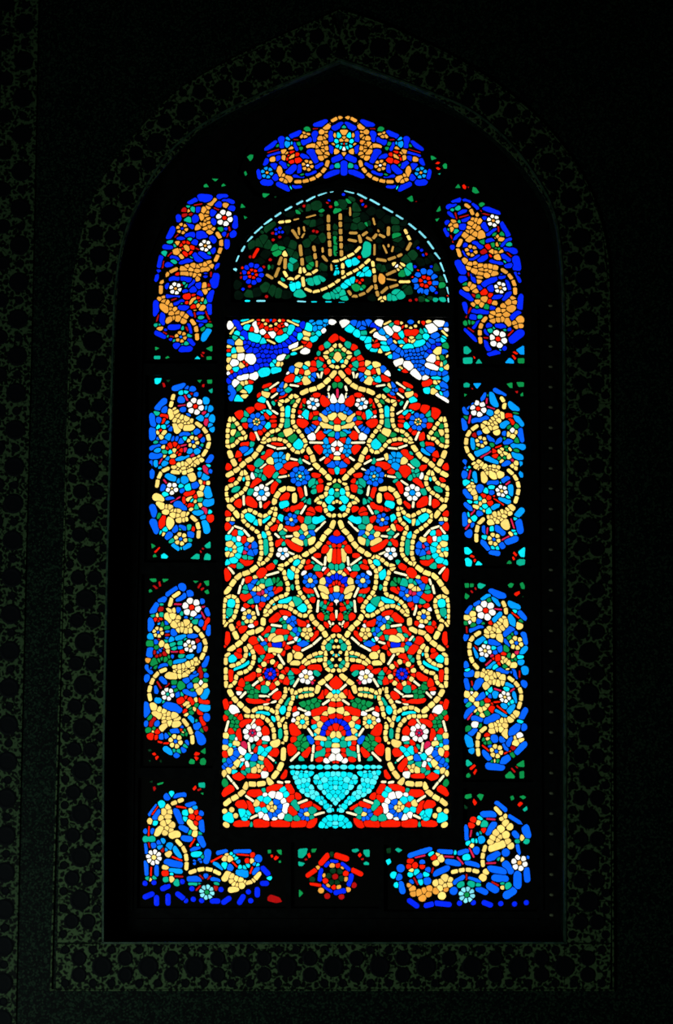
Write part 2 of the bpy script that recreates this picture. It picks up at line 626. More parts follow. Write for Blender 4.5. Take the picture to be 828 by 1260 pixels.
# minute mosaic on the wall face: tiny green and blue chips on near black
def mosaic_mat(name, base, a, b, scale, thr):
    m = bpy.data.materials.new(name)
    m.use_nodes = True
    nt = m.node_tree
    p = nt.nodes['Principled BSDF']
    p.inputs['Roughness'].default_value = 0.55
    geo = nt.nodes.new('ShaderNodeNewGeometry')
    vo = nt.nodes.new('ShaderNodeTexVoronoi')
    vo.inputs['Scale'].default_value = scale
    nt.links.new(geo.outputs['Position'], vo.inputs['Vector'])
    sep = nt.nodes.new('ShaderNodeSeparateColor')
    nt.links.new(vo.outputs['Color'], sep.inputs[0])
    r = nt.nodes.new('ShaderNodeValToRGB')
    r.color_ramp.interpolation = 'CONSTANT'
    e = r.color_ramp.elements
    e[0].position = 0.0; e[0].color = (*base, 1)
    e[1].position = thr; e[1].color = (*a, 1)
    x = e.new((thr + 1) / 2); x.color = (*b, 1)
    nt.links.new(sep.outputs[0], r.inputs[0])
    nt.links.new(r.outputs[0], p.inputs['Base Color'])
    return m
MOSAIC = mosaic_mat('chip_mosaic', (0.004, 0.008, 0.010), (0.010, 0.034, 0.022), (0.032, 0.075, 0.045), 190.0, 0.6)
SPANDREL = plain_mat('dark_tile', (0.008, 0.014, 0.018), 0.5)

IN_EDGE = ([(127, 1160), (128, 900), (134.5, 600), (140, 400), (143, 350), (151, 300), (170, 250), (206, 192), (254, 151.5), (325, 115),
            (380, 92), (419, 75)],
           [(419, 75), (460, 89), (511, 108), (577, 136), (622, 172), (655, 213), (680, 260), (690, 320), (693.5, 400), (694.5, 650), (695, 900), (695, 1160)])
OPEN = np.vstack([dense(IN_EDGE[0], 14), dense(IN_EDGE[1], 14)[1:]])

def xz(p, Y):
    q = at(p[0], p[1], Y)
    return q.x, q.z
def face_with_hole(name, outer, holes, Y0, Y1, mat, parent=None):
    """a slab parallel to the wall; everything given in metres (x, z)"""
    verts, edges = [], []
    for poly in [outer] + holes:
        s = len(verts)
        verts += [Vector(p) for p in poly]
        edges += [(s + i, s + (i + 1) % len(poly)) for i in range(len(poly))]
    ov, _, of, _, _, _ = delaunay_2d_cdt(verts, edges, [], 1, 1e-6, False)
    def ins(poly, x, y):
        c = False
        for i in range(len(poly)):
            (ax, ay), (bx, by) = poly[i], poly[i - 1]
            if (ay > y) != (by > y) and x < (bx - ax) * (y - ay) / (by - ay) + ax:
                c = not c
        return c
    n = len(ov)
    v = [(p.x, Y0, p.y) for p in ov] + [(p.x, Y1, p.y) for p in ov]
    fs, cnt = [], set()
    for f in of:
        x = sum(ov[i].x for i in f) / len(f); y = sum(ov[i].y for i in f) / len(f)
        if not ins(outer, x, y) or any(ins(h, x, y) for h in holes):
            continue
        a, b, c = (ov[i] for i in f[:3])
        f = list(f)
        if (b.x - a.x) * (c.y - a.y) - (b.y - a.y) * (c.x - a.x) < 0:
            f.reverse()
        for i in range(len(f)):
            cnt.add((f[i], f[(i + 1) % len(f)]))
        fs += [tuple(f), tuple(n + i for i in reversed(f))]
    for i, j in cnt:
        if (j, i) not in cnt:
            fs.append((j, i, n + i, n + j))
    return link(name, mesh(name, v, fs), parent, None, mat)

OPEN_XZ = [xz(p, WALL_Y) for p in OPEN]
S = lambda o: tag(o, kind='structure')
back = S(face_with_hole('wall_back', [(-HX, 0), (HX, 0), (HX, HZ), (-HX, HZ)], [OPEN_XZ], 0.0, 0.24, MOSAIC))
S(link('wall_left', box_mesh('wall_left', -HX - .2, -HX, HY, 0.24, 0, HZ), None, None, STONE))
S(link('wall_right', box_mesh('wall_right', HX, HX + .2, HY, 0.24, 0, HZ), None, None, STONE))
S(link('wall_front', box_mesh('wall_front', -HX - .2, HX + .2, HY - .2, HY, 0, HZ), None, None, STONE))
S(link('floor', box_mesh('floor', -HX - .2, HX + .2, HY - .2, 0.24, -.2, 0), None, None, STONE))
S(link('ceiling', box_mesh('ceiling', -HX - .2, HX + .2, HY - .2, 0.24, HZ, HZ + .2), None, None, STONE))

# ------------------------------------------------------------------ tiled bands: plates in a row, roundels standing on them
def filigree_mat(name, ground, leaf, scale):
    """leaf-like strap work: the ridges of a smooth cellular net, broken by noise"""
    m = bpy.data.materials.new(name)
    m.use_nodes = True
    nt = m.node_tree
    N, L = nt.nodes.new, nt.links.new
    p = nt.nodes['Principled BSDF']
    p.inputs['Roughness'].default_value = 0.5
    geo = N('ShaderNodeNewGeometry')
    vo = N('ShaderNodeTexVoronoi')
    vo.feature = 'DISTANCE_TO_EDGE'
    vo.inputs['Scale'].default_value = scale
    no = N('ShaderNodeTexNoise')
    no.inputs['Scale'].default_value = scale * 1.3
    no.inputs['Detail'].default_value = 3
    L(geo.outputs['Position'], vo.inputs['Vector']); L(geo.outputs['Position'], no.inputs['Vector'])
    a = N('ShaderNodeMath'); a.operation = 'MULTIPLY_ADD'
    L(vo.outputs['Distance'], a.inputs[0]); a.inputs[1].default_value = -0.9
    L(no.outputs['Fac'], a.inputs[2])
    r = N('ShaderNodeValToRGB')
    r.color_ramp.elements[0].position = 0.33; r.color_ramp.elements[0].color = (*ground, 1)
    r.color_ramp.elements[1].position = 0.46; r.color_ramp.elements[1].color = (*leaf, 1)
    L(a.outputs[0], r.inputs[0]); L(r.outputs[0], p.inputs['Base Color'])
    return m
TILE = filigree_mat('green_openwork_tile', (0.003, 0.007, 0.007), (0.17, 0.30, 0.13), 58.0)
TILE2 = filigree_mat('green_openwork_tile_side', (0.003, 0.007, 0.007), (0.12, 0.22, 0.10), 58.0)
DISC = plain_mat('blue_black_glaze', (0.006, 0.009, 0.014), 0.6)
FILLET = plain_mat('pale_green_fillet', (0.05, 0.12, 0.075), 0.4, col2=(0.11, 0.24, 0.15), scale=40)

for _m in (DISC, MOSAIC, TILE, TILE2, SPANDREL):
    _m.node_tree.nodes['Principled BSDF'].inputs['Specular IOR Level'].default_value = 0.12

def roundel_mesh(name, r, h):
    n = 16
    v, f = [], []
    for rr, y in ((r, 0.004), (r, -h * .6), (r * .82, -h), (r * .6, -h * .72)):
        v += [(rr * math.cos(2 * math.pi * k / n), y, rr * math.sin(2 * math.pi * k / n)) for k in range(n)]
    for q in range(3):
        for k in range(n):
            a, b = q * n + k, q * n + (k + 1) % n
            f.append((a, b, b + n, a + n))
    f.append(tuple(3 * n + k for k in range(n)))
    me = mesh(name, v, f)
    me.materials.append(DISC)
    return me
MM = 1 / 373.0                                    # metres to a pixel of the photograph, near the wall
R_BIG, R_MID, R_SML = (roundel_mesh('roundel', r * MM, 0.0028) for r in (12.6, 9.4, 5.2))
def band(name, center, width, step, mat, units, joint=0.8):
    """plates along a path (pixels); units: (position along the plate 0..1, offset across in pixels, roundel mesh)"""
    root = S(empty(name, at(center[0][0], center[0][1], WALL_Y)))
    base = root.location
    D = dense(center, 2.0)
    s = np.r_[0, np.cumsum(np.hypot(*(D[1:] - D[:-1]).T))]
    n = max(1, round(s[-1] / step))
    def frame(q):
        q = min(max(q, 0), s[-1])
        p = np.array((np.interp(q, s, D[:, 0]), np.interp(q, s, D[:, 1])))
        a = np.array((np.interp(q - 3, s, D[:, 0]), np.interp(q - 3, s, D[:, 1])))
        b = np.array((np.interp(q + 3, s, D[:, 0]), np.interp(q + 3, s, D[:, 1])))
        t = (b - a) / max(np.hypot(*(b - a)), 1e-6)
        return p, np.array((-t[1], t[0]))
    for k in range(n):
        s0, s1 = s[-1] * k / n, s[-1] * (k + 1) / n
        pc, nc = frame((s0 + s1) / 2)
        C = at(pc[0], pc[1], WALL_Y)
        ring, m = [], 5
        for side in (-1, 1):
            row = []
            for j in range(m):
                p, nn = frame(s0 + joint * .5 + (s1 - s0 - joint) * j / (m - 1))
                q = at(*(p + nn * side * width / 2), WALL_Y)
                row.append((q.x - C.x, q.z - C.z))
            ring.append(row)
        v, f = [], []
        for y in (-0.009, 0.004):
            for row in ring:
                v += [(x, y, z) for x, z in row]
        for j in range(m - 1):
            f += [(j, j + 1, m + j + 1, m + j), (2 * m + j, 3 * m + j, 3 * m + j + 1, 2 * m + j + 1),
                  (j, 2 * m + j, 2 * m + j + 1, j + 1), (m + j, m + j + 1, 3 * m + j + 1, 3 * m + j)]
        f += [(0, m, 3 * m, 2 * m), (m - 1, 3 * m - 1, 4 * m - 1, 2 * m - 1)]
        t = link('tile', mesh('tile', v, f), root, C - base, mat)
        for u, off, me in units:
            if u == 0.0 and k == 0:
                continue
            p, nn = frame(s0 + (s1 - s0) * u)
            q = at(*(p + nn * off), WALL_Y)
            link('roundel', me, t, Vector((q.x - C.x, -0.009, q.z - C.z)))
    return root
UNIT = [(0.0, 0, R_BIG), (0.5, -10.2, R_MID), (0.5, 10.2, R_MID), (0.2, -20.5, R_SML), (0.8, -20.5, R_SML), (0.2, 20.5, R_SML), (0.8, 20.5, R_SML)]
band('trim_1', [(98, 1160), (102, 900), (107, 690), (114, 436), (117, 365), (122, 320), (134, 270), (157, 222), (190, 180), (240, 130), (305, 98),
                (362, 70), (418, 45)], 54, 52, TILE, UNIT)
band('trim_2', [(418, 45), (450, 54), (500, 73), (555, 100), (610, 137), (655, 178), (690, 225), (710, 270), (718, 330), (721, 365), (723, 433), (724, 640),
                (724, 1000), (724, 1160)], 54, 51, TILE, UNIT)
band('trim_3', [(69, 1189), (238, 1189), (500, 1189), (751, 1189)], 55, 55, TILE, UNIT)
UNIT2 = [(0.0, 5, R_BIG), (0.5, 6, R_SML), (0.5, -16, R_MID)]
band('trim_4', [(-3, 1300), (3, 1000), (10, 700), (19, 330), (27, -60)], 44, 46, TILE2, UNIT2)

def ribbon(name, path, hw, Y0, Y1, mat, parent=None, base=None):
    """a flat raised line along a path in pixels"""
    D = dense(path, 8.0)
    n = len(D)
    T = np.gradient(D, axis=0)
    T /= np.hypot(T[:, 0], T[:, 1])[:, None]
    Nn = np.c_[-T[:, 1], T[:, 0]]
    v, f = [], []
    for Y in (Y0, Y1):
        for sd in (-1, 1):
            for p in D + Nn * sd * hw:
                q = at(p[0], p[1], WALL_Y)
                v.append((q.x - (base.x if base else 0), Y - (base.y if base else 0), q.z - (base.z if base else 0)))
    for i in range(n - 1):
        for a, b in ((0, n), (n, 3 * n), (3 * n, 2 * n), (2 * n, 0)):
            f.append((a + i, a + i + 1, b + i + 1, b + i))
    return link(name, mesh(name, v, f), parent, None, mat)
for nm, pth in (('trim_5', IN_EDGE[0]), ('trim_6', IN_EDGE[1]), ('trim_7', [(125, 1160), (400, 1160), (697, 1160)])):
    S(ribbon(nm, pth, 1.1, -0.013, 0.02, FILLET))
OUT_L = [(63, 1218), (66, 1100), (75, 800), (81, 600), (87, 400), (90, 350), (103, 290), (128, 230), (172, 168), (223, 112), (290, 72), (355, 42), (418, 14)]
OUT_R = [(418, 14), (470, 31), (531, 60), (597, 98), (647, 138), (693, 186), (722, 234), (742, 290), (749, 360), (751, 600), (753, 900), (754, 1218)]
for nm, pth in (('trim_8', OUT_L), ('trim_9', OUT_R), ('trim_10', [(62, 1218), (400, 1218), (755, 1218)])):
    S(ribbon(nm, pth, 0.8, -0.011, 0.01, TILE))

# ------------------------------------------------------------------ the window's own frame, set back in the opening
REV = [(x, z) for x, z in OPEN_XZ]
holes_px = [O_CEN, O_LUN, O_TOP, O_UPL, O_UPR, O_MIL, O_LOL, O_BOL, O_ROS, O_MIR, O_LOR, O_BOR]
win = S(face_with_hole('window_1', REV, [[xz(p, GLASS_Y) for p in h] for h in holes_px], GLASS_Y - 0.022, GLASS_Y + 0.02, WOOD))
# studs down the margin of the frame
STUD = plain_mat('worn_gilt_stud', (0.42, 0.46, 0.28), 0.4)
n = 10
sv = [(0.008 * math.cos(2 * math.pi * k / n), 0, 0.005 * math.sin(2 * math.pi * k / n)) for k in range(n)] + \
     [(0.004 * math.cos(2 * math.pi * k / n), -0.004, 0.0022 * math.sin(2 * math.pi * k / n)) for k in range(n)]
stud = mesh('stud', sv, [(k, (k + 1) % n, n + (k + 1) % n, n + k) for k in range(n)] + [tuple(n + k for k in range(n))])
stud.materials.append(STUD)
for y in np.arange(376, 1140, 25.0):
    for x in (161 - (y - 376) * 0.0185, 677.5 + (y - 376) * 0.002):
        link('stud', stud, win, at(x, y, GLASS_Y - 0.0225))
# a thin beading inside the studs
for pth in ([(176, 380), (172, 600), (165, 900), (163, 1120)], [(659, 380), (661, 600), (664, 900), (666, 1120)], [(168, 1131), (400, 1131), (660, 1131)]):
    D = [at(x, y, GLASS_Y) for x, y in pth]
    v, f = [], []
    for p in D:
        w = 0.003
        hz = pth[0][1] == pth[1][1]
        for s_ in (-1, 1):
            v += [(p.x + (0 if hz else s_ * w), GLASS_Y - .022, p.z + (s_ * w if hz else 0)), (p.x + (0 if hz else s_ * w), GLASS_Y - .030, p.z + (s_ * w if hz else 0))]
    for i in range(len(D) - 1):
        k = 4 * i
        f += [(k, k + 1, k + 5, k + 4), (k + 1, k + 3, k + 7, k + 5), (k + 3, k + 2, k + 6, k + 7)]
    link('beading', mesh('beading', v, f), win, None, WOOD)
# ------------------------------------------------------------------ the central panel: ogee vines on red
CEN_AXIS = lambda y: 415.6 - 0.0048 * (y - 390)
cen = Panel(gap=0.75, halo=1.1, cap=6.0, stem=1.1, soft='tu', softk=0.7)
cen.read('''
pr 770,195-790,178 700,245 660,312 705,322 650,352 735,395 800,445 720,368
pe 738,232 678,280 690,350 705,385
lc 805,225 762,262 722,290 745,325 762,362 805,372 848,362 865,325 888,290 848,262
pg 768,290 790,262 758,312
pt 772,335
pc 805,303
vc 790,398 768,428 735,460 698,493 650,512 605,522 572,540
sy 675,415-690,440 705,405-695,440 505,485-552,492 375,505-425,470 385,565-418,540 355,590-380,640 385,645-420,668
pc 555,358 545,390 615,352 610,405 600,455 345,545 470,495
pr 575,400 645,385 500,440 550,478-575,470 340,495-372,480 300,550 395,515 410,590-475,548 315,620
pb 515,385 655,420 640,440 445,520 450,490 430,520 455,540 705,640
pt 600,375 575,435 625,435 550,455 330,650 325,580
pe 485,515 350,515 570,425 425,600 400,598
pw 485,412
pg 790,485 580,640 583,612
sy 752,495-745,518 745,540-750,565
pr 640,560 665,550 722,588 635,678 590,590 575,600-572,630 568,655
pb 745,545 738,560 705,640
sp 800,515-800,562
F 648,603 42 6 w s
pw 775,572 568,690
''', 260, 380, 5.175)
cen.read('''
lc 128,72 165,112 190,150 222,198 180,208 150,242 104,258 103,205 104,155 114,105
pg 137,125 168,178 130,215
pc 140,165
pr 245,30 180,55 215,120 395,92 335,150 265,190 310,165 400,125 350,60 395,70
F 288,98 58 8 b e 24 6 c
pe 222,52 210,85
pt 325,35 357,125 370,40
sy 282,165-302,212
lc 430,-30 452,12 452,60 448,110 425,150 385,160 350,190 325,232 370,214 420,208 470,222 500,255 535,288 575,288 603,245 585,200 550,150 522,110 520,55 530,0 556,-45 520,-70 480,-35
pt 485,20-485,60 555,245
pe 484,85-480,125
pg 385,190 445,185 515,205 520,-30
pc 530,150 490,165
vc 322,250 305,272 270,320 220,352 170,398 120,432 98,440
vc 113,285 130,330 155,378
lc 203,412 232,455 228,505 200,545 160,570 112,605 98,560 100,515 150,495 182,460
pt 205,460
pe 155,525
pg 108,560
pr 130,468 110,388 155,320-180,300 195,240-235,238 330,325-378,288 230,375-262,395 365,408 475,385-540,365 455,412 185,345
pb 210,275
ps 222,300-260,285
pe 250,240 305,360 295,415 320,408 285,435 310,440 330,447
sy 315,392-345,370 360,248-408,265 420,270-472,265 430,452-475,445 508,333-545,342 585,343-625,365 610,412-640,398 595,500-605,565 352,500-390,475 312,610-315,640 205,570-208,625
pc 378,350 485,325 497,440
ps 410,315 440,310 412,345 440,345 430,378 460,350 460,325 
pr 390,235-448,242 610,325 650,440-700,432 690,480 690,520 255,510-298,470 235,600-265,625 170,615 392,545-402,490 335,635-375,612 450,585-482,562 450,672-490,655 558,520-575,572 520,655-575,632 620,660-680,690 545,555
pe 410,440 425,467 565,350 640,485 655,512 672,487 660,532 250,540 600,600 615,605 590,588 545,672 330,300
pt 460,625
pw 262,445
F 565,445 66 8 b c 36 6 s
F 320,550 54 7 w s
pb 490,700
vc 530,555 530,610
vc 528,530 495,523 455,525 425,555 405,592 397,635
sy 572,682-600,635
# centre lotus
pr 800,95 
pc 770,65 800,135 705,60-728,90 700,115-765,132
pb 722,40 745,22 772,12 800,10
ps 755,38
pe 765,110 770,178
ps 720,162-760,152
pb 800,182 725,155
pr 690,185 660,45 670,105
pb 640,145 620,160 655,130 690,80
pg 665,75
pt 600,50
sy 688,130-665,165 630,230-708,232 695,342-720,325
pw 640,192 580,70
pr 575,20 570,105
pw 815,240 825,275 800,300 776,275 785,240
pr 800,270 
pc 800,330
pb 770,375 800,360 
pt 800,405
pr 840,215 765,215 675,260-695,275 760,320 742,340 820,410 765,412 640,275
ps 730,225 740,258 725,285 720,255 752,285 738,310
vc 608,262 640,312 660,370 700,405 735,440 765,475
# second palmette
lc 800,470 752,490 735,525 728,565 690,580 668,605 715,622 735,678 765,697 800,690 835,697 865,678 885,622 932,605 910,580 872,565 865,525 848,490
pg 790,505
yc 800,532 778,612 800,605
pt 762,545 752,592 752,648
pe 790,555 815,660 700,600
''', 260, 500, 5.175)
cen.read('''
pr 105,62 105,145
pc 110,95 132,100
pb 130,122
vc 108,8 150,50 175,85
lc 200,60 240,38 290,62 330,78 370,60 402,12 408,60 392,110 352,150 372,205 382,260 382,315 350,360 300,388 318,330 318,280 312,230 298,185 265,160 225,130 198,95
pt 228,75-258,95 285,115 332,110-370,75 335,200
pe 345,240-345,310
pg 330,360
pc 308,110
vc 290,398 235,437 180,455 142,495 110,545 90,570
pt 110,215 145,225 170,260 180,292 165,325 140,355 105,378 100,290 122,290
pc 120,255 147,275 150,302 130,325 105,315
sy 110,188-138,150 150,143-195,158 208,168-240,205 110,402-142,442 205,482-195,512 186,520-174,568 285,648-300,705
pr 150,185 205,225 200,370-245,372 110,395-140,395 95,430-105,470
pt 185,185
pw 175,220
pc 245,225
pb 232,258 275,268 280,300 252,312 222,290 
pp 245,268 213,305
pe 242,345 218,345 185,390
F 508,100 42 6 b c
pc 435,155 470,165
pr 450,55-472,30 480,150-550,160 420,108 385,157-412,148 560,92
pt 438,85
pe 455,185 460,212 620,205 600,240 570,178 640,150 625,105 460,250 408,378 625,590 
pt 655,105-705,98
sy 408,192-430,212 478,208-512,205 665,172-722,115 490,308-525,322 352,455-425,435 645,342-705,388
pb 577,215 640,180
pc 545,195 530,228-572,245 605,190 590,160 635,235
pr 620,55-680,65 480,240-560,290 420,258-448,230 365,405-395,390 320,437 690,140 690,30
F 455,315 42 5 w s
vc 780,110 760,160 725,195 688,255 650,292 605,318 578,338
lc 430,400 475,385 510,355 550,335 585,350 575,390 545,430 545,480 550,530 570,575 605,620 630,665 615,705 575,712 530,685 480,655 430,650 390,672 345,712 350,670 385,625 430,595 480,575 488,520 470,470 462,430
pt 545,370 505,450 442,625-490,612 580,662
pe 510,530 550,622
pt 398,640
pc 557,585 512,640 525,420
# lower ogee with its lotus
pr 798,190 750,250 730,285 600,402-640,388 612,372 680,450 600,545-642,560 665,330 640,610 775,265
pB 770,225-826,225
pe 757,270 645,378 680,405 702,400 770,400 795,400 640,580
sy 728,340-722,388 657,535-682,590 682,618-675,685
pw 720,412 590,445
F 630,488 48 7 b c
pr 782,300-788,370 735,425
pc 760,295-745,352 755,445 770,435 710,500 703,530-735,555 708,575-745,602
pB 738,515 752,490 773,470 798,466
pr 755,522 780,505 798,500 762,545
pc 798,545
pb 765,597 798,580 750,605
pr 728,630 755,645
pw 798,620-798,665 
pe 700,640 720,655 715,685 742,690
pw 798,700
# left edge
lc 95,598 130,588 160,605 168,640 155,690 140,730 110,757 82,770 80,715 80,655
pt 128,630 95,720
pe 115,690
# blue flower group
pb 262,500-285,488 250,525 270,572 290,605 330,608 358,600 382,570 375,540 350,560
pc 322,520 280,470 300,545 275,545 345,585 345,465
pp 302,570 328,565
pe 300,500 365,505 325,495 220,535 215,562 255,618
pg 420,492 435,508 402,490
pr 405,562-435,540 235,480 200,590-240,592 218,655-280,648 325,640 400,545
pc 240,690
pw 205,675
''', 260, 620, 5.175)
cen.read('''
F 240,97 46 7 c b
pr 250,30 180,145 200,178 305,45 160,165 280,140
pe 200,142
pw 258,155
vc 330,108 330,150
vc 325,170 290,190 240,200 192,255 140,293 110,315
vc 118,143 140,185 165,235
pr 95,275-108,205 88,285
Lc 235,275 262,315 272,358 258,408 222,445 168,460
Lc 215,290 222,330 205,372 165,402 120,412
Lc 120,322 95,348 92,400
pt 242,335 150,425-235,392 130,365
pr 158,335-190,355 175,310
Lc 92,425 92,480 95,545
Lc 110,548 150,515 160,470
pr 118,450-128,500
vc 112,565 142,615 185,658 240,705
pr 388,122-430,88 450,72-492,75 550,125-595,152 330,205-370,172 420,195-475,197 640,240-680,190 500,232 550,300 620,125 660,165
pe 450,115 470,160 395,182 475,225 300,240 350,295 325,360 312,372 350,215 
pg 460,130
sy 385,150-442,158 580,312-640,280 650,272-695,232 428,342-462,398 265,535-298,508 488,268-522,258 308,225-328,248
pw 470,105 540,243 615,160
pb 495,122 522,112 512,142 535,130
pc 495,162
pb 533,190 553,203
pe 520,208 562,188
F 610,203 40 5 c c
pt 555,252
pe 612,250
pb 562,272-602,268
pB 395,275-440,275
pc 368,240-402,212 405,245-440,232 370,302-440,318 400,335
pr 375,280 462,275 265,250 285,295-315,312 340,372-390,345 455,330 350,245 480,285
pb 335,265
F 375,462 38 8 B p
Yc 335,400 390,385 438,415 448,480 420,520 360,523 314,495 302,440
pr 345,430 412,400 415,440 420,465 405,500 370,505 335,485 335,450 300,468 332,520 390,540 440,505 462,450 360,380 312,420 
pe 505,455 505,490 515,512 340,555
pr 480,440 480,505 520,440-560,450 630,418-685,425 650,500 580,420 460,560
F 605,480 48 6 w c
sy 527,540-555,495 308,602-365,605 370,595-418,560 338,658-408,637 188,610-218,580
pe 665,450
pp 640,512
pc 525,325
pc 550,345
vc 505,335 492,365 515,392 560,392
Lc 580,392 620,355 665,335 718,322
Lc 595,400 650,378 712,372
pe 660,352-715,347 620,368
lc 795,215 752,232 720,262 712,300 728,335 722,390 735,428 765,442 795,435 825,442 855,428 868,390 862,335 878,300 870,262 838,232
pe 765,250 745,290 748,392 762,415
pt 820,265 782,340 815,385
yc 782,290 795,250 768,325 770,370 795,410 795,345
vc 628,82 655,130 700,170 735,228
pw 782,20-795,45
sy 745,125-765,155 775,140-760,158 795,60-795,100
pr 795,178 752,45 735,150 700,95 770,100 812,75
pg 720,75 735,100 712,55 745,80 742,15
pw 742,122
vc 765,468 725,500 690,527 668,580
Lc 520,592 560,570 610,558 655,562
Lc 560,608 600,600 650,592
pe 580,580-640,576 545,605
Lc 470,550 470,595 440,640 415,700 430,760
Lc 512,560 520,610 500,670 490,720 470,770
pe 505,615-480,655
pt 452,690
pc 495,560
pg 225,520 235,545 260,548 230,575 260,580 288,572 285,602 255,605
pr 222,500-275,468 242,625-380,648 300,550 180,560 195,520 385,580 420,600 360,630 400,685 340,690
pe 355,612
pw 178,582
pr 80,640-95,670 160,725 130,640
pw 145,690
pg 105,715
Lc 262,700 300,678 355,680 405,705 
pt 290,708-360,712
pg 590,660 620,650 655,637 690,630 640,662 610,677 672,655 585,685
sy 557,682-600,697 712,655-748,630 730,530-765,562
pr 692,620-712,575 785,520 770,650 660,710-720,685 530,690 730,580 
pt 780,575
pc 757,600 790,605 775,625
pw 610,715 540,715
pc 725,712 760,700
''', 260, 740, 5.175)
cen.read('''
pr 90,15 180,15 125,105 195,55-248,35 300,45 170,100-175,145 340,105 380,250-420,235 305,170 345,290-375,340 240,388-310,382 205,330 150,388-195,385 75,500-130,465
pg 125,10 150,20 138,45 162,40 132,65 157,72 150,90
sy 108,40-92,100 275,28-255,62 237,178-245,228 365,262-400,292 105,388-130,420 140,430-167,465 425,425-450,430 475,425-495,425 222,515-267,547 555,560-607,540 658,635-718,618 252,655-290,638
Lc 215,2 265,8 310,5 340,20
Lc 345,20 382,60 398,105 400,150
Lc 470,18 430,50 440,75
Lc 480,20 470,70 478,125 470,165
pt 400,25
pe 440,80-440,132
pc 408,172 462,170
F 262,112 60 8 w s 26 5 p
pw 345,150
pe 340,175 405,297 265,205 235,345 320,300 205,370 260,315
pr 340,196
pt 320,220 355,220 340,242
pp 215,195
pb 265,275 305,378
pt 240,260 190,318
pw 250,240 335,375 232,320
pc 300,330 275,345 305,352 322,332 325,280
pr 280,215 340,345 
pb 152,212 158,245 140,275 115,295 90,312 75,328 125,320
pt 120,185 150,200
pc 85,205 120,235 165,305 140,335 115,352 80,370 185,268 155,180
pr 85,245
pe 80,290
pt 140,357
pw 160,150 195,225 190,280
pe 130,140
pb 90,170
pc 95,130
pg 120,168 80,430
vc 460,212 457,285
vc 450,305 425,355 392,398
pc 370,420
vc 340,433 285,440 222,440 208,480 160,520 112,545 85,570
Yc 85,612 130,602 155,640 100,702-90,695
pt 110,650
pr 170,555-222,575 240,560-258,612 240,497-310,497 165,697-235,690
pe 335,480
pc 380,565 387,602 365,587 405,588 385,583
pb 420,555 436,582 430,612 402,637 378,640
pw 340,505 385,500 435,515 460,545 470,605-472,575 445,637 400,657 350,652
pt 315,530 350,540 300,600 335,602
pc 290,560
pr 325,570
pw 315,630
pr 360,477-440,450 455,392-482,355 490,450-512,490 490,535-517,518 500,602-530,622 550,512 580,582-632,560 650,568-700,592 520,697-590,690 625,705-655,675 400,692-490,692 285,692-342,692
pt 455,475 475,505
pe 530,555-550,595 640,610 640,648 490,657 545,655 255,695
pb 575,610 567,635 587,652 608,655 600,602
pc 610,630
pt 200,625 220,640 215,658 238,625 240,650
k0.1 488,316 560,312 640,311 720,311 791,311
pt 515,330 550,330 590,330 640,330 690,330 740,330 791,330
k0.1 500,345 560,347 660,350 791,350
pt 520,362 545,370 575,355 605,360 540,395 570,385 600,385 555,425 590,415 635,372 560,455 585,450 620,415 610,440 580,482 610,478 637,460 640,490 610,507 670,500 680,530 650,517 705,525 720,552 700,557 735,582 752,605 765,575
k0.1 791,352 730,353 670,366 640,392 634,420 660,460 705,508 745,545 772,572 785,600
pt 670,395 700,380 740,378 775,375 668,422 690,430 720,410 760,405 791,400 695,455 730,450 757,432 791,430 740,482 722,492 762,462 791,460 752,515 775,490 775,535 791,515 791,555
k0.1 486,345 512,420 552,488 618,533 690,578 730,622 715,640 685,670 668,715
k0.1 735,628 791,628
pt 705,700 725,672 755,655 791,650 782,690 748,690 732,712 791,712
pt 775,600
F 580,42 46 7 c t
pw 530,35
sy 618,88-645,128 508,288-557,240 650,192-648,238 645,248-640,288
pr 525,80-535,110 620,50 530,152 585,258-625,220 510,222 655,45 680,180 685,210 685,280 740,228 780,302 745,250
pg 560,150 550,180 575,172 592,190 560,210 577,215 585,160
pe 575,270 670,255-712,230
pb 630,140-645,185
pt 705,180 660,125 660,70
pc 680,100 672,142-727,155 690,60 670,25
pB 710,110 720,78 740,52 768,37 791,33
pr 760,85 745,110 791,75 720,25 770,8 
pc 775,125
pt 791,160
pe 740,180 745,150
pc 791,192
pw 791,225 735,297 770,268
''', 260, 880, 5.175)
for _s in cen.S:                                     # the vase is made of two glasses
    if _s['col'] == 't' and _s['a'][1] > 939.5 and _s['a'][0] > 353:
        _s['kind'] = 'vase_pane'
        if random.random() < 0.4:
            _s['col'] = 'u'
cen.mirror(CEN_AXIS)
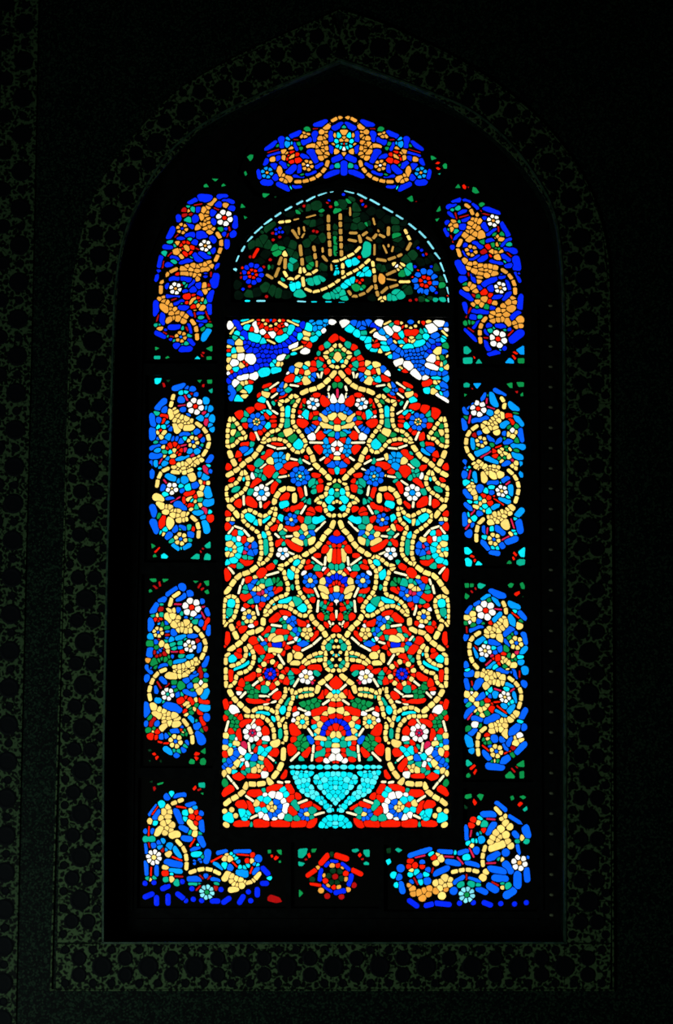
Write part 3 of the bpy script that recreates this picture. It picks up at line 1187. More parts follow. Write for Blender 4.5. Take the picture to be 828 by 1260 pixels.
# the lobed arch and the blue spandrels above it, left and right
cen.read('''
k2.6 800,118 755,150 700,205 668,230 645,300 540,322 478,345 460,410 400,445 320,462 288,500 266,565 240,592 165,622 95,650
pB 150,85-180,120 205,155-225,185
pt 200,75-235,68 150,130 160,155 200,187 520,75-550,85 515,112-495,150 432,192-470,175 560,165 330,210 260,180-285,190 225,112 145,270 155,385 108,290 325,405-340,400 240,508 240,572 165,575-200,590 390,350 400,395-435,392 525,280 620,120 655,190 685,152 400,340
pw 120,105 278,90-285,140 330,140 385,160 475,100 145,345 185,303 250,320 180,440-225,428 255,432-285,420 160,470 110,410 435,320-465,300 505,245-540,240 600,270 712,140 765,85
yc 330,72 345,97 378,110 412,97 435,75
pc 110,240 180,215 180,258 195,360 150,300 108,325 110,375 195,475 225,470 215,530 215,552 430,350 450,352 605,195 600,150-625,160 
sc 195,98-265,72 487,75-552,105 358,198-402,220 122,158-152,120 520,265-580,240
pr 300,70 300,95 320,110 355,72 400,72 380,130 430,110 450,95 455,72 262,130 350,122 415,130 460,110 360,178 440,150 210,345 225,350 108,265 130,400 245,465 600,215 590,238 620,232
pb 380,68
pe 470,135 150,182 120,185 645,162
pg 120,180 180,490 480,310
pB 240,215 270,225 225,240 215,215
pB 245,262 290,235 310,255 335,238 360,245 385,250 410,245 440,240 468,230 490,208 512,188 535,160 555,132 580,108 285,265 320,270 350,272 380,275 410,270 440,265 470,262 300,295 330,300 360,300 390,298 310,330 340,330 365,325 320,360 345,355 290,372 255,385 215,397 185,407 150,418 125,432 108,455
pb 120,500-130,560 120,210 120,540
ps 650,95 690,90 730,78 660,125 690,120 640,80 740,100 725,100
''', 260, 380, 5.175)
cen.read('''
k2.6 28,118 60,132 110,160 150,178 228,225 252,292 320,305 400,340 440,412 500,428 580,472 612,560 690,570 800,638
pw 125,90 345,85 395,125-420,150 450,125 325,160-385,195 675,120 710,85-740,90 770,130 465,340 530,360 570,405-595,430 635,435 680,320 665,360-700,375
pb 185,90 215,100 245,95 275,80 235,120
pB 300,100-335,125
ps 360,150 395,180
pb 410,210 430,240
pt 155,125 205,160 240,185 270,205 275,235 300,260-330,260 380,220 375,245-400,255 415,300 480,165 470,210-495,220 510,245-550,240 580,225-610,210 640,140 635,170 750,195 760,180 740,390 690,435-720,445 650,520 710,500 475,385
sc 290,150-318,130 378,98-415,80 440,205-450,215 745,140-775,170 390,290-412,280 475,370-490,380
pr 320,235 310,215-320,210 460,90 445,165-460,180 600,85-625,85 530,150-570,150 500,110 520,200 640,480-670,470 505,395 715,345
pc 310,210 
yc 485,90 515,110 545,122 575,110 600,85
pc 550,185 560,205 535,200 490,230 718,265 718,315 740,352 775,370 700,470 690,525 720,460 345,265 775,295 660,80
pb 545,78 770,290 760,270
pe 420,100 240,155 600,180 620,150 760,350 
pg 770,240 740,310 695,490 680,490
pb 465,270 490,280 515,270 540,265 565,270 590,265 615,260 640,250 520,295 545,290 570,290 595,290 620,280 530,315 555,312 580,312 605,310 560,335 585,335 610,335 600,360 580,360 620,385 600,385 450,300 660,235 685,210 715,200 700,175 740,130 770,105 645,290 650,400 690,410 730,410 760,410 620,410
pB 660,270 690,240 715,225
pb 745,480-770,500 770,540 760,515
ps 775,440
pw 710,545-780,590 
pt 740,545
''', 400, 380, 5.175)
# ------------------------------------------------------------------ the border panels: blue with cream scrolls, upper ones tinted amber for outside shade
def bpanel():
    return Panel(gap=1.0, halo=0.9, cap=2.4, rmax=3.4, vine=2.15, stem=0.75, soft='ca', softk=0.55)
upl = bpanel()
upl.read('''
pB 375,180-425,152 455,140-515,145 435,220 292,275-300,312 410,290 255,365-225,430 350,325-398,352 350,410-405,410 285,430-330,435 195,495-248,497 410,465 440,410-480,410 172,568-158,635 240,565-290,582 200,625-240,628 312,607-385,590 405,552-450,597 455,540-510,570 545,525 545,440 150,690 578,615-562,668 490,690 580,190 545,245 548,312 590,130-635,130 625,152-682,172 675,215 702,285-705,345 640,360 625,405 685,400 640,455-640,490 
sd 410,192-462,183 555,212-585,225 185,600-178,648 218,562-242,538 270,425-290,402 420,505-440,515 660,350-668,378 645,422-655,400
F 628,285 62 6 w r
F 320,362 43 6 a B
F 488,487 44 6 w a
pr 312,482 360,465 320,507 395,500 385,535 340,545 335,465
pa 345,490-362,515 290,470 275,530 308,515 315,565 368,235 640,190
pd 340,232 380,257 342,262
pe 265,490 370,200 397,220 230,455 365,297 190,547 260,600 390,575 375,437 515,540
pg 600,370
pa 555,160-520,187
pa 510,208 478,228 503,245 460,262-472,292 498,268 505,290 485,300 458,335 425,358-445,345 480,335 515,320 490,358 520,345 505,390-535,385 545,370
va 572,390 602,445 600,510 560,600
pa 530,632 518,608 485,628 470,657-505,655 455,625 435,640 430,668 400,635 385,658 380,690 355,640 308,655-345,655 315,690-360,692 415,700 440,700
va 285,652 215,690 190,735
''', 170, 220, 5.914)
upl.read('''
pa 430,60-432,90
va 195,62 168,110 165,185
pa 160,222 180,212 185,240 210,252 180,272-205,300 240,270 235,295 265,302 245,325 285,325 318,335 210,385-240,365 258,360 290,360 330,380 345,352
va 385,375 420,430 430,522
pB 150,20-135,85 232,75-290,75 210,130 322,75-375,90 370,132-400,98 440,125 320,165-350,170 212,205-290,202 262,262-325,240 310,285-350,292 490,55 560,60-550,118 530,172-515,235 515,268-515,330 450,185 400,155 430,332-485,325 365,312-395,342 425,385-495,385 455,415 130,252-130,335 170,345-175,395 235,430-300,430 372,410-380,470 195,455 140,470-190,492 240,512 365,520-395,547 285,560 315,585-370,582 565,15
ps 510,450-472,510
sd 148,340-135,385 348,430-362,455 408,322-415,355 490,315-518,375 245,232-275,222 185,465-207,480 235,495-255,500 530,30-530,60
pr 285,40
pd 318,120 520,385
F 272,148 46 6 w a
pa 480,130 487,165 515,152
pd 515,128
pr 357,208 357,247 403,197 437,215 445,238 405,278
pa 380,250-412,218 465,232 437,270 465,288 410,308
pe 418,247 335,110 352,125 490,242 455,252 315,255 320,437 135,412 155,412 265,525 320,552 350,548 370,490 215,490 455,362
pa 158,438
pg 515,420 470,440
F 310,500 44 6 a b
''', 170, 330, 5.914)
mil = bpanel()
mil.read('''
pb 350,242-420,222 440,238 488,252 510,290 405,330 415,400 460,445 218,400-268,345 270,405 175,460-190,530 222,490 178,570-182,622 215,635 320,552 240,668-280,655 335,637 365,640 170,710-230,682 400,655 400,600-470,602 525,580 570,640 525,690 550,705 175,772-240,765 300,535
ps 590,340 625,400 595,395 550,475 640,480 600,455 625,530 640,560 290,515 300,625 470,735 525,735 360,802-455,770 215,730 200,830 270,832 290,790 240,862 440,770
pb 170,820-175,870 635,780-612,820
pt 610,842 545,880 220,545 260,540 430,635 405,275 435,270 320,742
ps 465,300
sp 380,378-432,372 428,298-450,335 400,692-452,680 228,830-250,795
pp 580,435 600,490-595,525 490,765 430,720
pd 483,283 548,615
pr 245,455-290,462 268,475-255,515 238,570
pe 210,435 205,660 485,597 270,740 560,690
pc 215,585 262,587 240,622
pr 288,710 318,690 350,680 382,700 402,722 385,755 335,812 370,745
pc 265,705 345,730 335,770 270,772
F 512,382 68 6 w r
F 493,660 49 6 c b
vc 342,290 318,385
pc 312,410-325,465 342,400 360,430 375,455 355,488 400,470 380,495 415,500 350,540-375,572 400,535 440,482 430,515 435,545-490,545 480,500 460,512
vc 515,510 580,560 615,625 615,690 570,770
pc 558,795 543,772 520,815 500,792 490,835 465,812 440,835 460,860 412,837 420,868 385,842 370,868 325,860-365,862
vc 305,865 245,900 218,960 210,1015
''', 160, 440, 6.369)
mil.read('''
pc 330,65-382,68 395,62 425,65 455,35 468,58 478,90-490,118 505,10
pc 205,265-240,282 228,310-260,345 285,345 280,375 312,345 332,370 340,402 350,375 385,375 375,408 308,450-318,490 385,440 415,400 420,440 450,402 440,435 462,412
vc 478,415 520,455 538,515 535,585
pb 170,20-175,105 260,190 408,210 492,180-528,165 622,65 290,270-350,280 362,312-420,350 175,345-195,405 180,460-212,530 355,515 390,500-432,510 305,570 475,560
ps 292,95-350,130 375,140 425,135 545,65-550,95 588,108 600,200-618,262 590,312-630,300 508,392-562,385 575,425 582,460-600,525 340,635-382,668 420,660-460,640
pt 280,242 400,180 455,190 400,665 240,540 620,385 488,288 270,520
pe 550,290 520,342 390,515 465,505 330,605 465,598
F 328,198 49 5 w c
pr 425,268-430,312 440,245-490,235 512,258 460,332-492,332 440,322 625,430 495,515 582,155
sp 322,305-390,265 265,130-285,155
pp 590,30-605,80 575,355-597,385
pc 445,285-475,268 545,245 507,297 550,325 480,355 553,152 605,155 568,188 262,550
pg 222,412
pr 260,435-245,495
F 397,593 53 6 c b
''', 160, 570, 6.369)
lol = bpanel()
lol.read('''
pb 300,265-365,222 405,210 370,302-432,270 465,262 235,320-272,300 180,400-215,348 560,320 592,370-610,420 375,385 440,435 510,442-555,430 555,490 610,515-610,570 165,465-165,535 285,490 345,560 290,555 290,605 460,592-530,585 545,655-545,702 205,640 160,690-152,745 325,750 130,832-172,880 225,838-290,815 600,760-580,830 510,880
ps 230,490 165,595 370,607-430,595 320,622 395,680 350,800-435,770 445,760-505,735
sp 350,340-402,342 565,362-585,360 555,395-585,450 325,713-370,713
pr 605,460-585,530 200,455 235,455 225,472 405,713
pc 213,430 245,655 285,672 295,710
pd 235,375 265,690 272,727 215,745 195,717 235,742 290,580 530,630 225,612
pb 235,700 217,717 250,688
pa 145,775
pe 185,430 240,425 240,340 285,625 330,655 345,690 395,650 435,612 405,745 505,735 485,445 410,410 515,480
pg 285,525 255,500 160,650 210,675 248,768 275,772 225,778 190,795 205,830 310,802 310,752 580,850
F 483,365 76 6 w r
F 220,560 44 6 c b
F 468,668 49 6 w c
vc 388,248 330,292 310,355
pc 300,372-322,400 345,390 290,432-310,472 330,432 375,450 370,472 340,492-360,512 385,500 375,540 405,535 410,500 440,490 440,545 458,515 478,510 470,545
vc 505,518 555,572 590,640 590,695 555,770
pc 540,785 520,778 515,808 490,802 480,845-528,835 455,815 440,838 450,870 415,860 420,828 385,832 390,870 355,832 350,865 320,858
vc 285,850 225,875 180,930 150,1020 160,1095
''', 160, 690, 6.369)
lol.read('''
pc 300,65-352,75 318,32 385,70 360,25 430,68 410,40 440,25 482,25-525,5
pc 170,300-195,332 198,365-230,385 225,342 265,355 262,400 270,380 300,377 305,405 245,490-278,455 270,435 312,440 345,387 350,415-395,410 345,450-385,450
vc 415,415 455,470 485,540 490,605
pb 155,20 135,95 238,90-290,140 195,160-215,218 345,160 375,220 285,302-385,335 130,300-130,378 130,450 205,445 440,105 480,87-532,60 590,75 475,155 425,200-505,215 595,400 525,470 532,530-560,582 325,515-375,505 240,550 290,545 405,475 450,600 365,690 415,650
ps 205,265-240,268 575,245-597,195 555,325-602,322 465,397-500,432 280,645-322,672
pe 512,430
sd 213,122-242,168 280,160-305,135
pd 545,20-560,78
F 295,217 51 6 w e
pc 520,150 580,150 545,190
pw 555,128
pg 518,110 585,105 485,185
pr 458,255-492,285 440,245 430,355 545,265-602,285 530,340-560,378 560,395-577,455 400,268
pd 405,312 585,487
pc 420,300-458,282 520,265 460,312 505,332 440,375
pg 520,305 480,355 475,330
pg 345,130 397,150 355,185 155,400 560,500 150,500 185,490 310,530
pe 220,222 405,215 260,275 
pr 165,542 212,515 205,550
pc 178,510
pd 160,457-185,415
F 357,587 56 6 c b
sr 222,590-252,598 262,602-302,602
pr 400,495
pc 415,515
pg 430,502 410,532 445,525
pe 430,622 380,662 345,662
''', 160, 820, 6.369)
bol = bpanel()
bol.cap = 1.7
bol.read('''
pb 210,140 255,137-305,130 112,240-150,190 140,260-162,225 260,220-290,282 322,190-362,180 400,235 402,280-407,330 290,312-322,330 302,375-345,380 395,370-412,410 350,440-390,425 90,335 125,335 90,410-95,460 130,415 90,510-95,578 150,530-150,580 365,505-400,505
pt 235,125
YB 85,630 135,625 185,660-215,645 295,620 85,707-125,690 150,710-150,745 215,702-215,742 270,690-302,715 315,727 358,720 405,727 465,730-497,730 530,737-560,715 620,738-640,705 683,728 720,665-720,695 670,678 750,630-772,630 752,545-780,575 515,665 350,660
pb 460,602-500,615 340,605-390,608 430,590 365,515-400,492 440,455-432,500 500,458-542,450 595,452-675,450 725,490 565,540 700,568-725,545 210,512-285,522 165,400
ps 475,512-520,545 610,505 250,430-282,480 225,420 185,390 170,425 230,557-285,562 620,568-652,575 365,200 205,440 705,520
sr 125,238-155,195 108,310-105,358 120,540-118,585 265,195-315,202 340,420-365,380 240,480-292,500 460,507-520,475 607,465-672,472 580,510-605,535 680,572-692,540
sd 255,590-297,592 375,668-397,645 395,585-412,602 440,605-455,590 105,400-112,425
pd 485,655 185,440
F 135,483 44 8 w c
F 435,680 42 8 q g
pr 350,252 375,230 388,260 372,290 200,572 690,470 665,502
pc 345,222 335,280-365,318 367,348 200,540 235,605 115,278 117,608 217,462 545,465 535,487 567,490 688,502
pe 340,340 395,347 205,607 265,625 100,602 135,600 410,480
pt 315,230 310,265 385,415 360,465-395,465 235,575 140,285 178,183 575,465 650,540 585,475 535,530 620,540 665,530 788,598 600,490 720,527
pd 210,632
pe 90,380-125,380 340,632-377,632 390,630 490,630
vc 300,155 235,180
pc 215,200 192,225 222,225 172,258 215,252 190,290 235,300 210,320 150,345-175,322 197,340 240,355-265,355 230,328 215,280
vc 262,385 305,435 320,495 318,552
vc 335,570 390,552 450,550 510,577
pc 535,602-555,575 575,590 575,617 602,602 588,632 605,640 625,610 630,640 570,667-602,660 652,622 660,627-685,622 700,612 710,602-730,575
''', 160, 950, 4.6)
bol.read('''
''', 320, 1000, 4.6)
ros = bpanel()
ros.cap, ros.rmax = 1.1, 2.6
ros.read('''
pd 425,362
pB 372,300-390,282 402,275-435,278 345,325-338,378 355,412-402,445 430,452-475,442 515,358-505,405 465,290-505,322
pa 408,298 465,312 487,375 443,420 385,412 360,355 327,312 345,440 498,435
pr 440,297 485,345 418,420 370,385
pG 412,328 452,332 388,358 460,372 435,395 405,395 405,235 295,378
pr 345,285-382,242 432,242-488,260 270,355-312,325 288,402-342,412 525,325-570,347
pd 380,472 460,475 530,410
''', 320, 1000, 4.6)
top = bpanel()
top.read('''
pB 565,157-640,130 560,205-550,265 370,245-438,215 460,290-522,265 295,265-300,322 182,342-250,292 200,388-275,365 395,295-420,338 165,470-182,425 235,475 120,515-130,562 245,560 160,595-200,598 275,615-348,652 385,635-440,628 292,440-335,485 355,512-390,478 270,410 455,395-502,410 525,360-560,428 440,465-440,522 400,555-470,567 500,542-562,525 568,478-617,460 712,172-765,140 680,218-690,272 685,322-690,355 700,430-762,400 785,462-785,515 685,480 640,547-737,510
pt 745,235 722,280 735,318 760,325 768,300
pw 785,335
pa 712,235 700,300 720,355 772,210 785,383 765,270 785,250
pr 785,300
pe 735,475 785,165
sd 190,368-272,345 545,182-575,180 395,266-422,268 805,415-822,452
pa 455,235 475,215 497,220 482,240 308,355 370,335 312,410 362,412-390,388 338,375 228,415
ps 350,262 340,300 375,295
pr 340,415 375,362 415,388 425,428 375,440 348,390
F 500,468 47 6 a w
F 182,525 49 6 s a
pa 275,490-285,545 305,550 325,587 340,565-365,580 300,577 
va 400,597 470,593 550,570 610,525 650,470 658,430
pa 640,400 595,410-615,410 650,375 580,362-600,368 620,350 645,335 510,320-552,315 570,318 592,300 620,325 635,290 617,305 590,258-612,255 630,250 645,235 605,205-625,205 645,205 642,178-660,152 677,135
va 688,122 735,97 790,92
pt 368,643
pg 440,332 430,300 265,310 450,540 350,470 495,190
''', 300, 130, 6.369)
top.mirror(lambda y: 423.2)
top.read('''
''', 300, 130, 6.369)
top.read('''
''', 420, 130, 6.369)
upr = bpanel()
upr.read("""
pB 145,185-205,162 215,165-270,185 110,222-158,205 188,275-255,240 295,205-350,240 385,230-490,272 115,265-155,308 215,330-270,302 215,375 100,345 85,400-105,440 140,485-210,420 145,535 395,305 380,360-405,400 415,430-480,392 518,350-572,440 400,490-465,477 305,500-365,540 240,520 215,570-255,610 275,632-335,602 355,640-410,602 445,650-530,660 520,525-585,472 560,550-620,570 530,600-580,632 555,690-600,672 630,630-642,695 190,660-222,725 525,745 650,745 295,755
sd 160,268-170,312 195,302-262,285 355,240-367,262 370,270-430,285 495,375-500,412 568,580-597,607 125,445-142,497 262,738-267,758
pr 420,535 430,597
pd 385,567
pa 150,330 120,360 165,370 135,392 490,450 470,470 520,470 487,520 445,570 475,570 520,570 495,615
pe 105,400 165,405 195,335 135,240 175,228 575,515 545,650
pg 370,208 470,435 525,435 455,520 480,545 502,550 510,512 435,390 440,380 375,490
F 458,328 50 6 w a
F 285,565 50 6 a B
va 238,200 275,232 298,280
pa 325,280 295,315 320,325 350,337 285,350 312,370 338,385 268,385 285,412 258,412 235,442 310,435 262,478-292,465 368,425-365,452
va 208,475 180,540 198,610
pa 235,642 270,667 262,698 315,668 318,690 355,682 310,722 362,710 400,690 405,715 435,690 470,698 465,742 410,750 355,742 432,725
""", 535, 220, 6.369)
upr.read("""
pa 350,72 345,100
va 522,8 568,40 602,80 625,130 630,205
pa 610,235 618,265 580,267 540,300 585,320-602,308 540,330 495,335 500,365 455,350 440,380 560,360 500,400 450,410 530,398 568,408-570,430
va 405,385 372,425 352,490 358,588
pB 220,85 282,50-315,105 380,132-478,80 440,157 355,155 455,232-522,213 550,238-592,190 568,110-585,162 500,75-558,58 635,35-660,100 672,220-665,318 600,392-658,340 480,457-548,450 425,450 390,490-425,532 388,570-425,637 428,672-502,655 540,625 590,485 603,557-668,508 215,188-288,237 232,280-258,372 303,337-402,345 300,380 300,472-352,412 245,482-332,572 450,312
ps 510,640
sd 245,385-282,310 262,468-302,497 385,545-428,548 575,527-612,488
pr 385,190 435,215 430,260
pd 305,215
pa 245,160 270,130 298,147 320,178 390,240 305,287 335,265 365,285 462,275 630,430 665,405 640,455 668,450
pg 240,125 335,220 405,305 330,305 245,430 270,425 295,425
pe 355,380 435,487 465,470 545,490
F 513,153 48 6 w a
F 495,555 73 6 w r
""", 535, 330, 6.369)
mir = bpanel()
mir.read("""
pb 410,255-480,297 300,345-335,290 190,400-250,350 172,405-185,440 160,490-175,552 235,497-342,470 485,597 600,568-612,645 280,597 350,625-402,662 410,672-462,637 490,672-532,650 475,832-522,820 170,815-180,862
ps 375,295-408,372 365,430 520,365-575,408 565,460-612,522 470,532-510,512 230,640-240,702 550,690-622,700 555,762-602,785 270,752-345,720 335,782-420,815 605,820-605,890
pt 195,875 
sp 345,322-340,358 350,385-402,402 215,455-203,512 298,782-375,735
pr 505,457-532,460 525,482-547,517 400,735 410,770
sr 415,705-460,690
pp 540,805
pd 245,607
pw 548,565
pc 510,600 545,622 575,580 445,735 465,765 490,750 520,775 460,810 520,715 460,715 575,830 545,850 570,862
pg 520,540 575,540 475,635 580,650 350,295 570,435 180,470 390,680 265,710 575,725 495,700 500,725 440,790 480,782
pw 468,695
F 275,400 67 6 w r
F 300,660 47 6 c b
vc 455,310 482,360 475,400
pc 425,430 458,440-465,462 440,450 415,465 395,480 430,490 375,500 360,517 410,510 330,510 315,535 370,547 340,565 408,550 420,582 388,525
vc 272,532 205,585 182,650 187,725 240,800
pc 245,825 280,820 265,847 300,840 285,867 325,855 335,880 370,860 395,880 430,865 460,880
""", 545, 440, 6.369)
mir.read("""
pc 290,37 370,42 345,45 400,30 420,55 460,50 375,75-402,100 445,85 345,75 322,85-325,132
vc 508,50 562,102 590,165 590,225 565,310
pc 535,345 510,365 490,385 520,387 465,385 440,400 475,412 410,405 440,427 380,425 405,442 358,425 375,457 425,452 460,440 485,465-492,490
vc 322,432 280,475 262,540 262,615
pb 175,15 170,90 175,222-215,275 290,200 360,157-435,150 465,142-510,118 380,225 180,322-232,372 290,390 170,410-175,475 230,480 205,550 315,500-330,552 420,512-462,545 310,615-362,672 460,640 375,692-427,705 500,612-562,590 590,460-602,525
ps 245,80-250,142 525,185-530,242 450,282-512,300 385,352-445,320 580,412-617,370 600,20-610,98
sp 215,58-200,118 495,167-522,145 247,368-220,402 205,480-178,515 533,438-557,508 350,508-343,552 460,602-517,573
sr 400,275-472,327
pr 320,255 355,275 400,265 365,310
pt 200,38 185,150 235,135 380,190 335,220 210,295 290,275 265,310 330,340 300,360 355,370 200,405 240,435 450,150 510,265 385,515 330,577 390,660 425,660 555,530 562,550 570,435
pc 205,180 235,180 215,205 240,225 230,160 260,270 325,295 290,315 260,340 320,370 210,455 535,558
F 460,218 47 6 w c
F 400,597 53 6 c b
""", 545, 570, 6.369)
lor = bpanel()
lor.read("""
pb 380,245-468,278 255,347-292,325 190,412-222,370 597,408-632,450 215,547-307,510 180,602 280,470 365,640-432,650 495,577-540,530 565,570 490,625-525,667 630,580-642,642 425,852-502,870 540,870 405,715 450,690 180,810-180,830
ps 310,307-367,265 390,297-447,345 520,340-582,367 528,432-555,502 395,467-452,412 265,642-322,610 610,722-642,685 610,790 240,682-265,747 310,765 350,842-402,800 640,860
pt 190,857 565,395 335,640 395,685 605,755 410,830
sp 405,378-457,382 337,817-377,780
pr 395,765 430,765 440,800 475,730 375,480
sd 185,520-187,562 250,670-272,692
sr 543,408-592,447
pp 585,715 385,745
pc 190,445 230,415 240,460 595,505 545,750 550,815 500,850 470,760 490,780 515,800 460,790
pw 210,480
pg 180,487 235,500 240,380 310,497 360,310 610,470 520,600 545,575 490,690 520,745 545,782 562,772 490,830
F 335,390 77 6 w r
F 330,705 51 6 w c
F 575,645 55 6 c b
vc 468,320 490,370 495,415
pc 480,445 487,465-490,505 455,470 440,492 420,510 460,525 435,545 400,540 385,560 345,557 365,537 340,590 390,582 443,592-447,622
vc 292,558 225,610 206,685 225,780 275,845
pc 290,850 320,865 
""", 545, 690, 6.369)
lor.read("""
pc 290,25 270,60 310,65 335,45 352,30 370,57 345,90 405,70 380,87 397,120 372,120 335,145-345,160 470,90 465,125 430,60 435,130
vc 512,85 570,130 608,190 612,255 592,328
pc 575,370 550,392 515,418-535,412 490,427 460,430 480,460 430,435 445,457 412,455 380,465 420,490 455,487 372,502-395,500 490,512-487,545
vc 337,478 285,525 270,600 278,698
pb 180,60-230,52 175,112-200,172 250,162-297,110 270,257-320,225 180,270 175,392-232,330 230,400-307,415 215,522-257,500 320,672-370,722 360,780-457,787 460,752-512,710 370,625 475,620-512,667 465,570 400,570 510,612-540,560 575,667-632,610 530,522-592,470 630,475 612,402-642,345 340,425-420,395 365,230 630,140 548,30-577,92
ps 190,560-220,617 230,655 500,140-547,155 550,200-577,282 515,352-552,310 410,345-492,382 480,310 410,215
pt 345,215 370,185 500,180 540,280 515,290 605,430
sp 405,175-452,190 530,195-557,175 195,415-227,370
sr 425,310-497,367 400,282-447,275 310,620-362,662 480,682-527,665
pr 345,270 390,290 380,335 345,540
pd 555,640
sd 225,118-230,147 600,38-600,82
pw 225,205 255,460 600,545
pc 190,220 250,225 225,252 270,290 345,305 255,350 310,385 325,330 295,340 350,567 560,560 570,602 610,577 405,740
pg 225,180 305,290 345,365 270,365 200,492 290,470 330,597 362,595 320,577 385,740 430,740 540,690
pe 200,295
F 485,240 47 6 w c
F 418,665 55 6 c b
""", 545, 820, 6.369)
bor = bpanel()
bor.cap = 1.7
bor.read("""
pb 585,160-625,192 515,217-570,215 650,225-717,267 540,307-570,265 425,280-430,337 675,312-690,330 730,285-740,322 395,412-437,400 480,400 545,442-587,420 630,410 690,375-700,427 430,460-492,477 550,492-622,505 335,455-392,467 270,517-332,490 290,405-357,408 145,427-242,395 205,460 95,490 85,535 95,570-105,607 235,500 230,555 190,530 150,560 370,562-417,535 440,540-497,557 365,605 490,595-527,612 575,540-627,545 550,580-577,597 630,470-657,502 690,520-690,577 735,495-740,547 635,627-667,605 740,435
YB 140,655-177,682 225,680-257,672 275,668-342,675 395,668 465,665 520,665-552,677 605,670 675,672 735,665
ps 490,315 505,345
pt 370,410 250,415 500,235 465,350 440,362 480,350 145,520 175,510 225,520 195,560 60,525 75,575 430,435
sp 535,238-574,242 170,435-217,425 320,430-362,432 385,435-412,467 445,388-467,432 530,465-577,463 455,298-450,327
pr 465,245 455,270 145,455 165,475 205,480 140,480 265,435 520,295
sd 163,540-182,572 560,560-592,577 260,490-255,512 430,523-430,547
pc 492,255 285,420 300,440 275,460 150,500 455,375 610,445 715,335 615,585
pe 520,265 500,310 455,570 490,575 400,572 595,440 640,580 615,567 715,270 690,350 735,350
F 700,462 42 6 w a
F 432,625 41 8 q g
vc 575,180 607,215
pc 610,235 625,225 630,260 650,278 605,290 580,310 600,330 630,320 565,335 553,357 590,345 640,355 655,375 553,387-615,367
vc 527,375 512,430 515,480
pc 530,507 513,537
vc 492,508 430,497 355,510
pc 320,540 347,550 300,560 275,565 320,580 295,590 305,630 345,572
pa 275,605 325,597 140,575 155,595 160,618 190,615 205,640 215,605 235,620 240,595
""", 470, 950, 4.14)
# the small panes in the corners between the medallions
upl.read("""
Zg 122,568;158,582;124,602 198,648;215,636;232,652;200,662 540,560;540,612;488,585 497,640;535,640;535,668;497,668
Ze 114,636;162,636;162,664;114,664
Zt 406,662;432,636;457,664
Zd 468,605;488,615;478,628;460,618 452,620;468,630;480,648;462,645
""", 170, 330, 5.914)
upl.read("""
Zg 475,45;495,32;518,62;480,66 530,-4;590,-2;562,24 605,45;620,30;642,52;608,60 742,215;752,175;785,210 766,265;798,280;776,298
""", 170, 220, 5.914)
mil.read("""
Zt 190,160;250,158;240,195;215,212;195,205
ZG 280,172;320,172;298,198
Zd 250,195;270,198;280,230;262,236 565,208;585,205;582,235;562,230
Zg 522,175;565,172;548,202 602,172;645,170;642,206;608,206
Ze 612,255;648,238;646,280;630,278
""", 160, 440, 6.369)
mil.read("""
Zg 165,625;205,650;170,672 178,722;195,708;212,735;180,738
Zr 185,695;228,655;238,665;200,705
Zt 242,720;265,702;300,730;290,748;245,746
Ze 580,645;630,608;632,665;600,668 578,745;588,712;605,704;632,720;632,760;580,758 468,748;520,705;545,715;545,755
Zd 565,660;582,668;575,680;560,672 546,680;560,688;562,704;550,700
""", 160, 570, 6.369)
lol.read("""
Zg 148,140;205,138;208,165;175,168 250,140;305,142;295,155;262,172 145,230;160,220;178,240;150,252 490,155;540,158;515,178 575,160;618,152;620,195;600,198 580,240;610,222;622,258;600,262
Zd 175,195;190,190;222,215;205,225 220,165;235,158;245,200;228,205 525,210;548,172;562,180;540,220 552,218;572,208;585,215;560,238
""", 160, 690, 6.369)
lol.read("""
ZG 138,652;160,648;172,660;150,670 143,733;165,735;155,752 228,740;245,728;250,750;240,756
Zr 170,685;190,672;208,690;190,700 195,712;215,698;228,708;205,737 498,692;515,668;550,680;540,695;515,700 500,708;520,703;540,718;520,742
Zg 548,668;592,635;592,690 460,750;475,722;508,735;505,765;465,764 545,755;552,725;580,715;598,740;590,772;555,772
""", 160, 820, 6.369)
bol.read("""
ZG 108,54;130,48;125,62
Zg 150,66;190,55;188,66;158,75 398,120;415,115;415,130
Zd 128,85;142,80;148,95;135,110 378,99;400,91;405,99;385,109
Ze 385,62;425,58;425,90;390,86
Zr 352,95;370,74;378,88;363,106
""", 160, 950, 4.6)
bol.read("""
Zd 42,478;60,462;112,480;125,505;90,512;42,500
Zg 42,210;62,210;62,228;45,232 92,212;122,208;122,240;105,232 105,272;118,270;118,284;106,284
Zr 76,260;90,242;108,253;86,271 58,240;70,236;75,249;64,256
""", 320, 1000, 4.6)
ros.read("""
Ze 215,205;270,200;262,235;240,258;215,255 215,275;255,285;240,302;218,302 518,208;550,202;562,215;540,226;522,222 585,210;620,208;620,250;600,250;585,230 585,285;600,275;617,285;615,297;588,295
Zg 290,205;322,202;310,225;292,225 220,432;245,455;220,482
Zr 266,236;280,226;288,250;276,258 552,240;566,226;576,240;563,255
Zd 250,264;262,257;270,266;256,272 570,261;585,255;588,265;575,271
""", 320, 1000, 4.6)
upr.read("""
Ze 225,615;255,608;292,650;255,678;225,670 218,700;295,695;295,750;222,752 315,750;345,705;375,748
Zr 300,682;320,700;312,716;303,702 605,660;625,648;655,668;640,680 600,684;615,676;640,704;625,722
Zs 632,640;700,600;702,680;668,678 545,745;585,698;618,722;622,750
Zg 648,705;702,702;702,748;650,748
""", 535, 330, 6.369)
upr.read("""
Zg 155,75;185,35;205,75 290,105;298,60;325,68;352,110;320,120 8,258;40,205;48,250;25,262 0,315;40,305;15,340
Zr 212,50;230,40;248,60;240,85;220,78
Zd 256,60;268,58;262,80
""", 535, 220, 6.369)
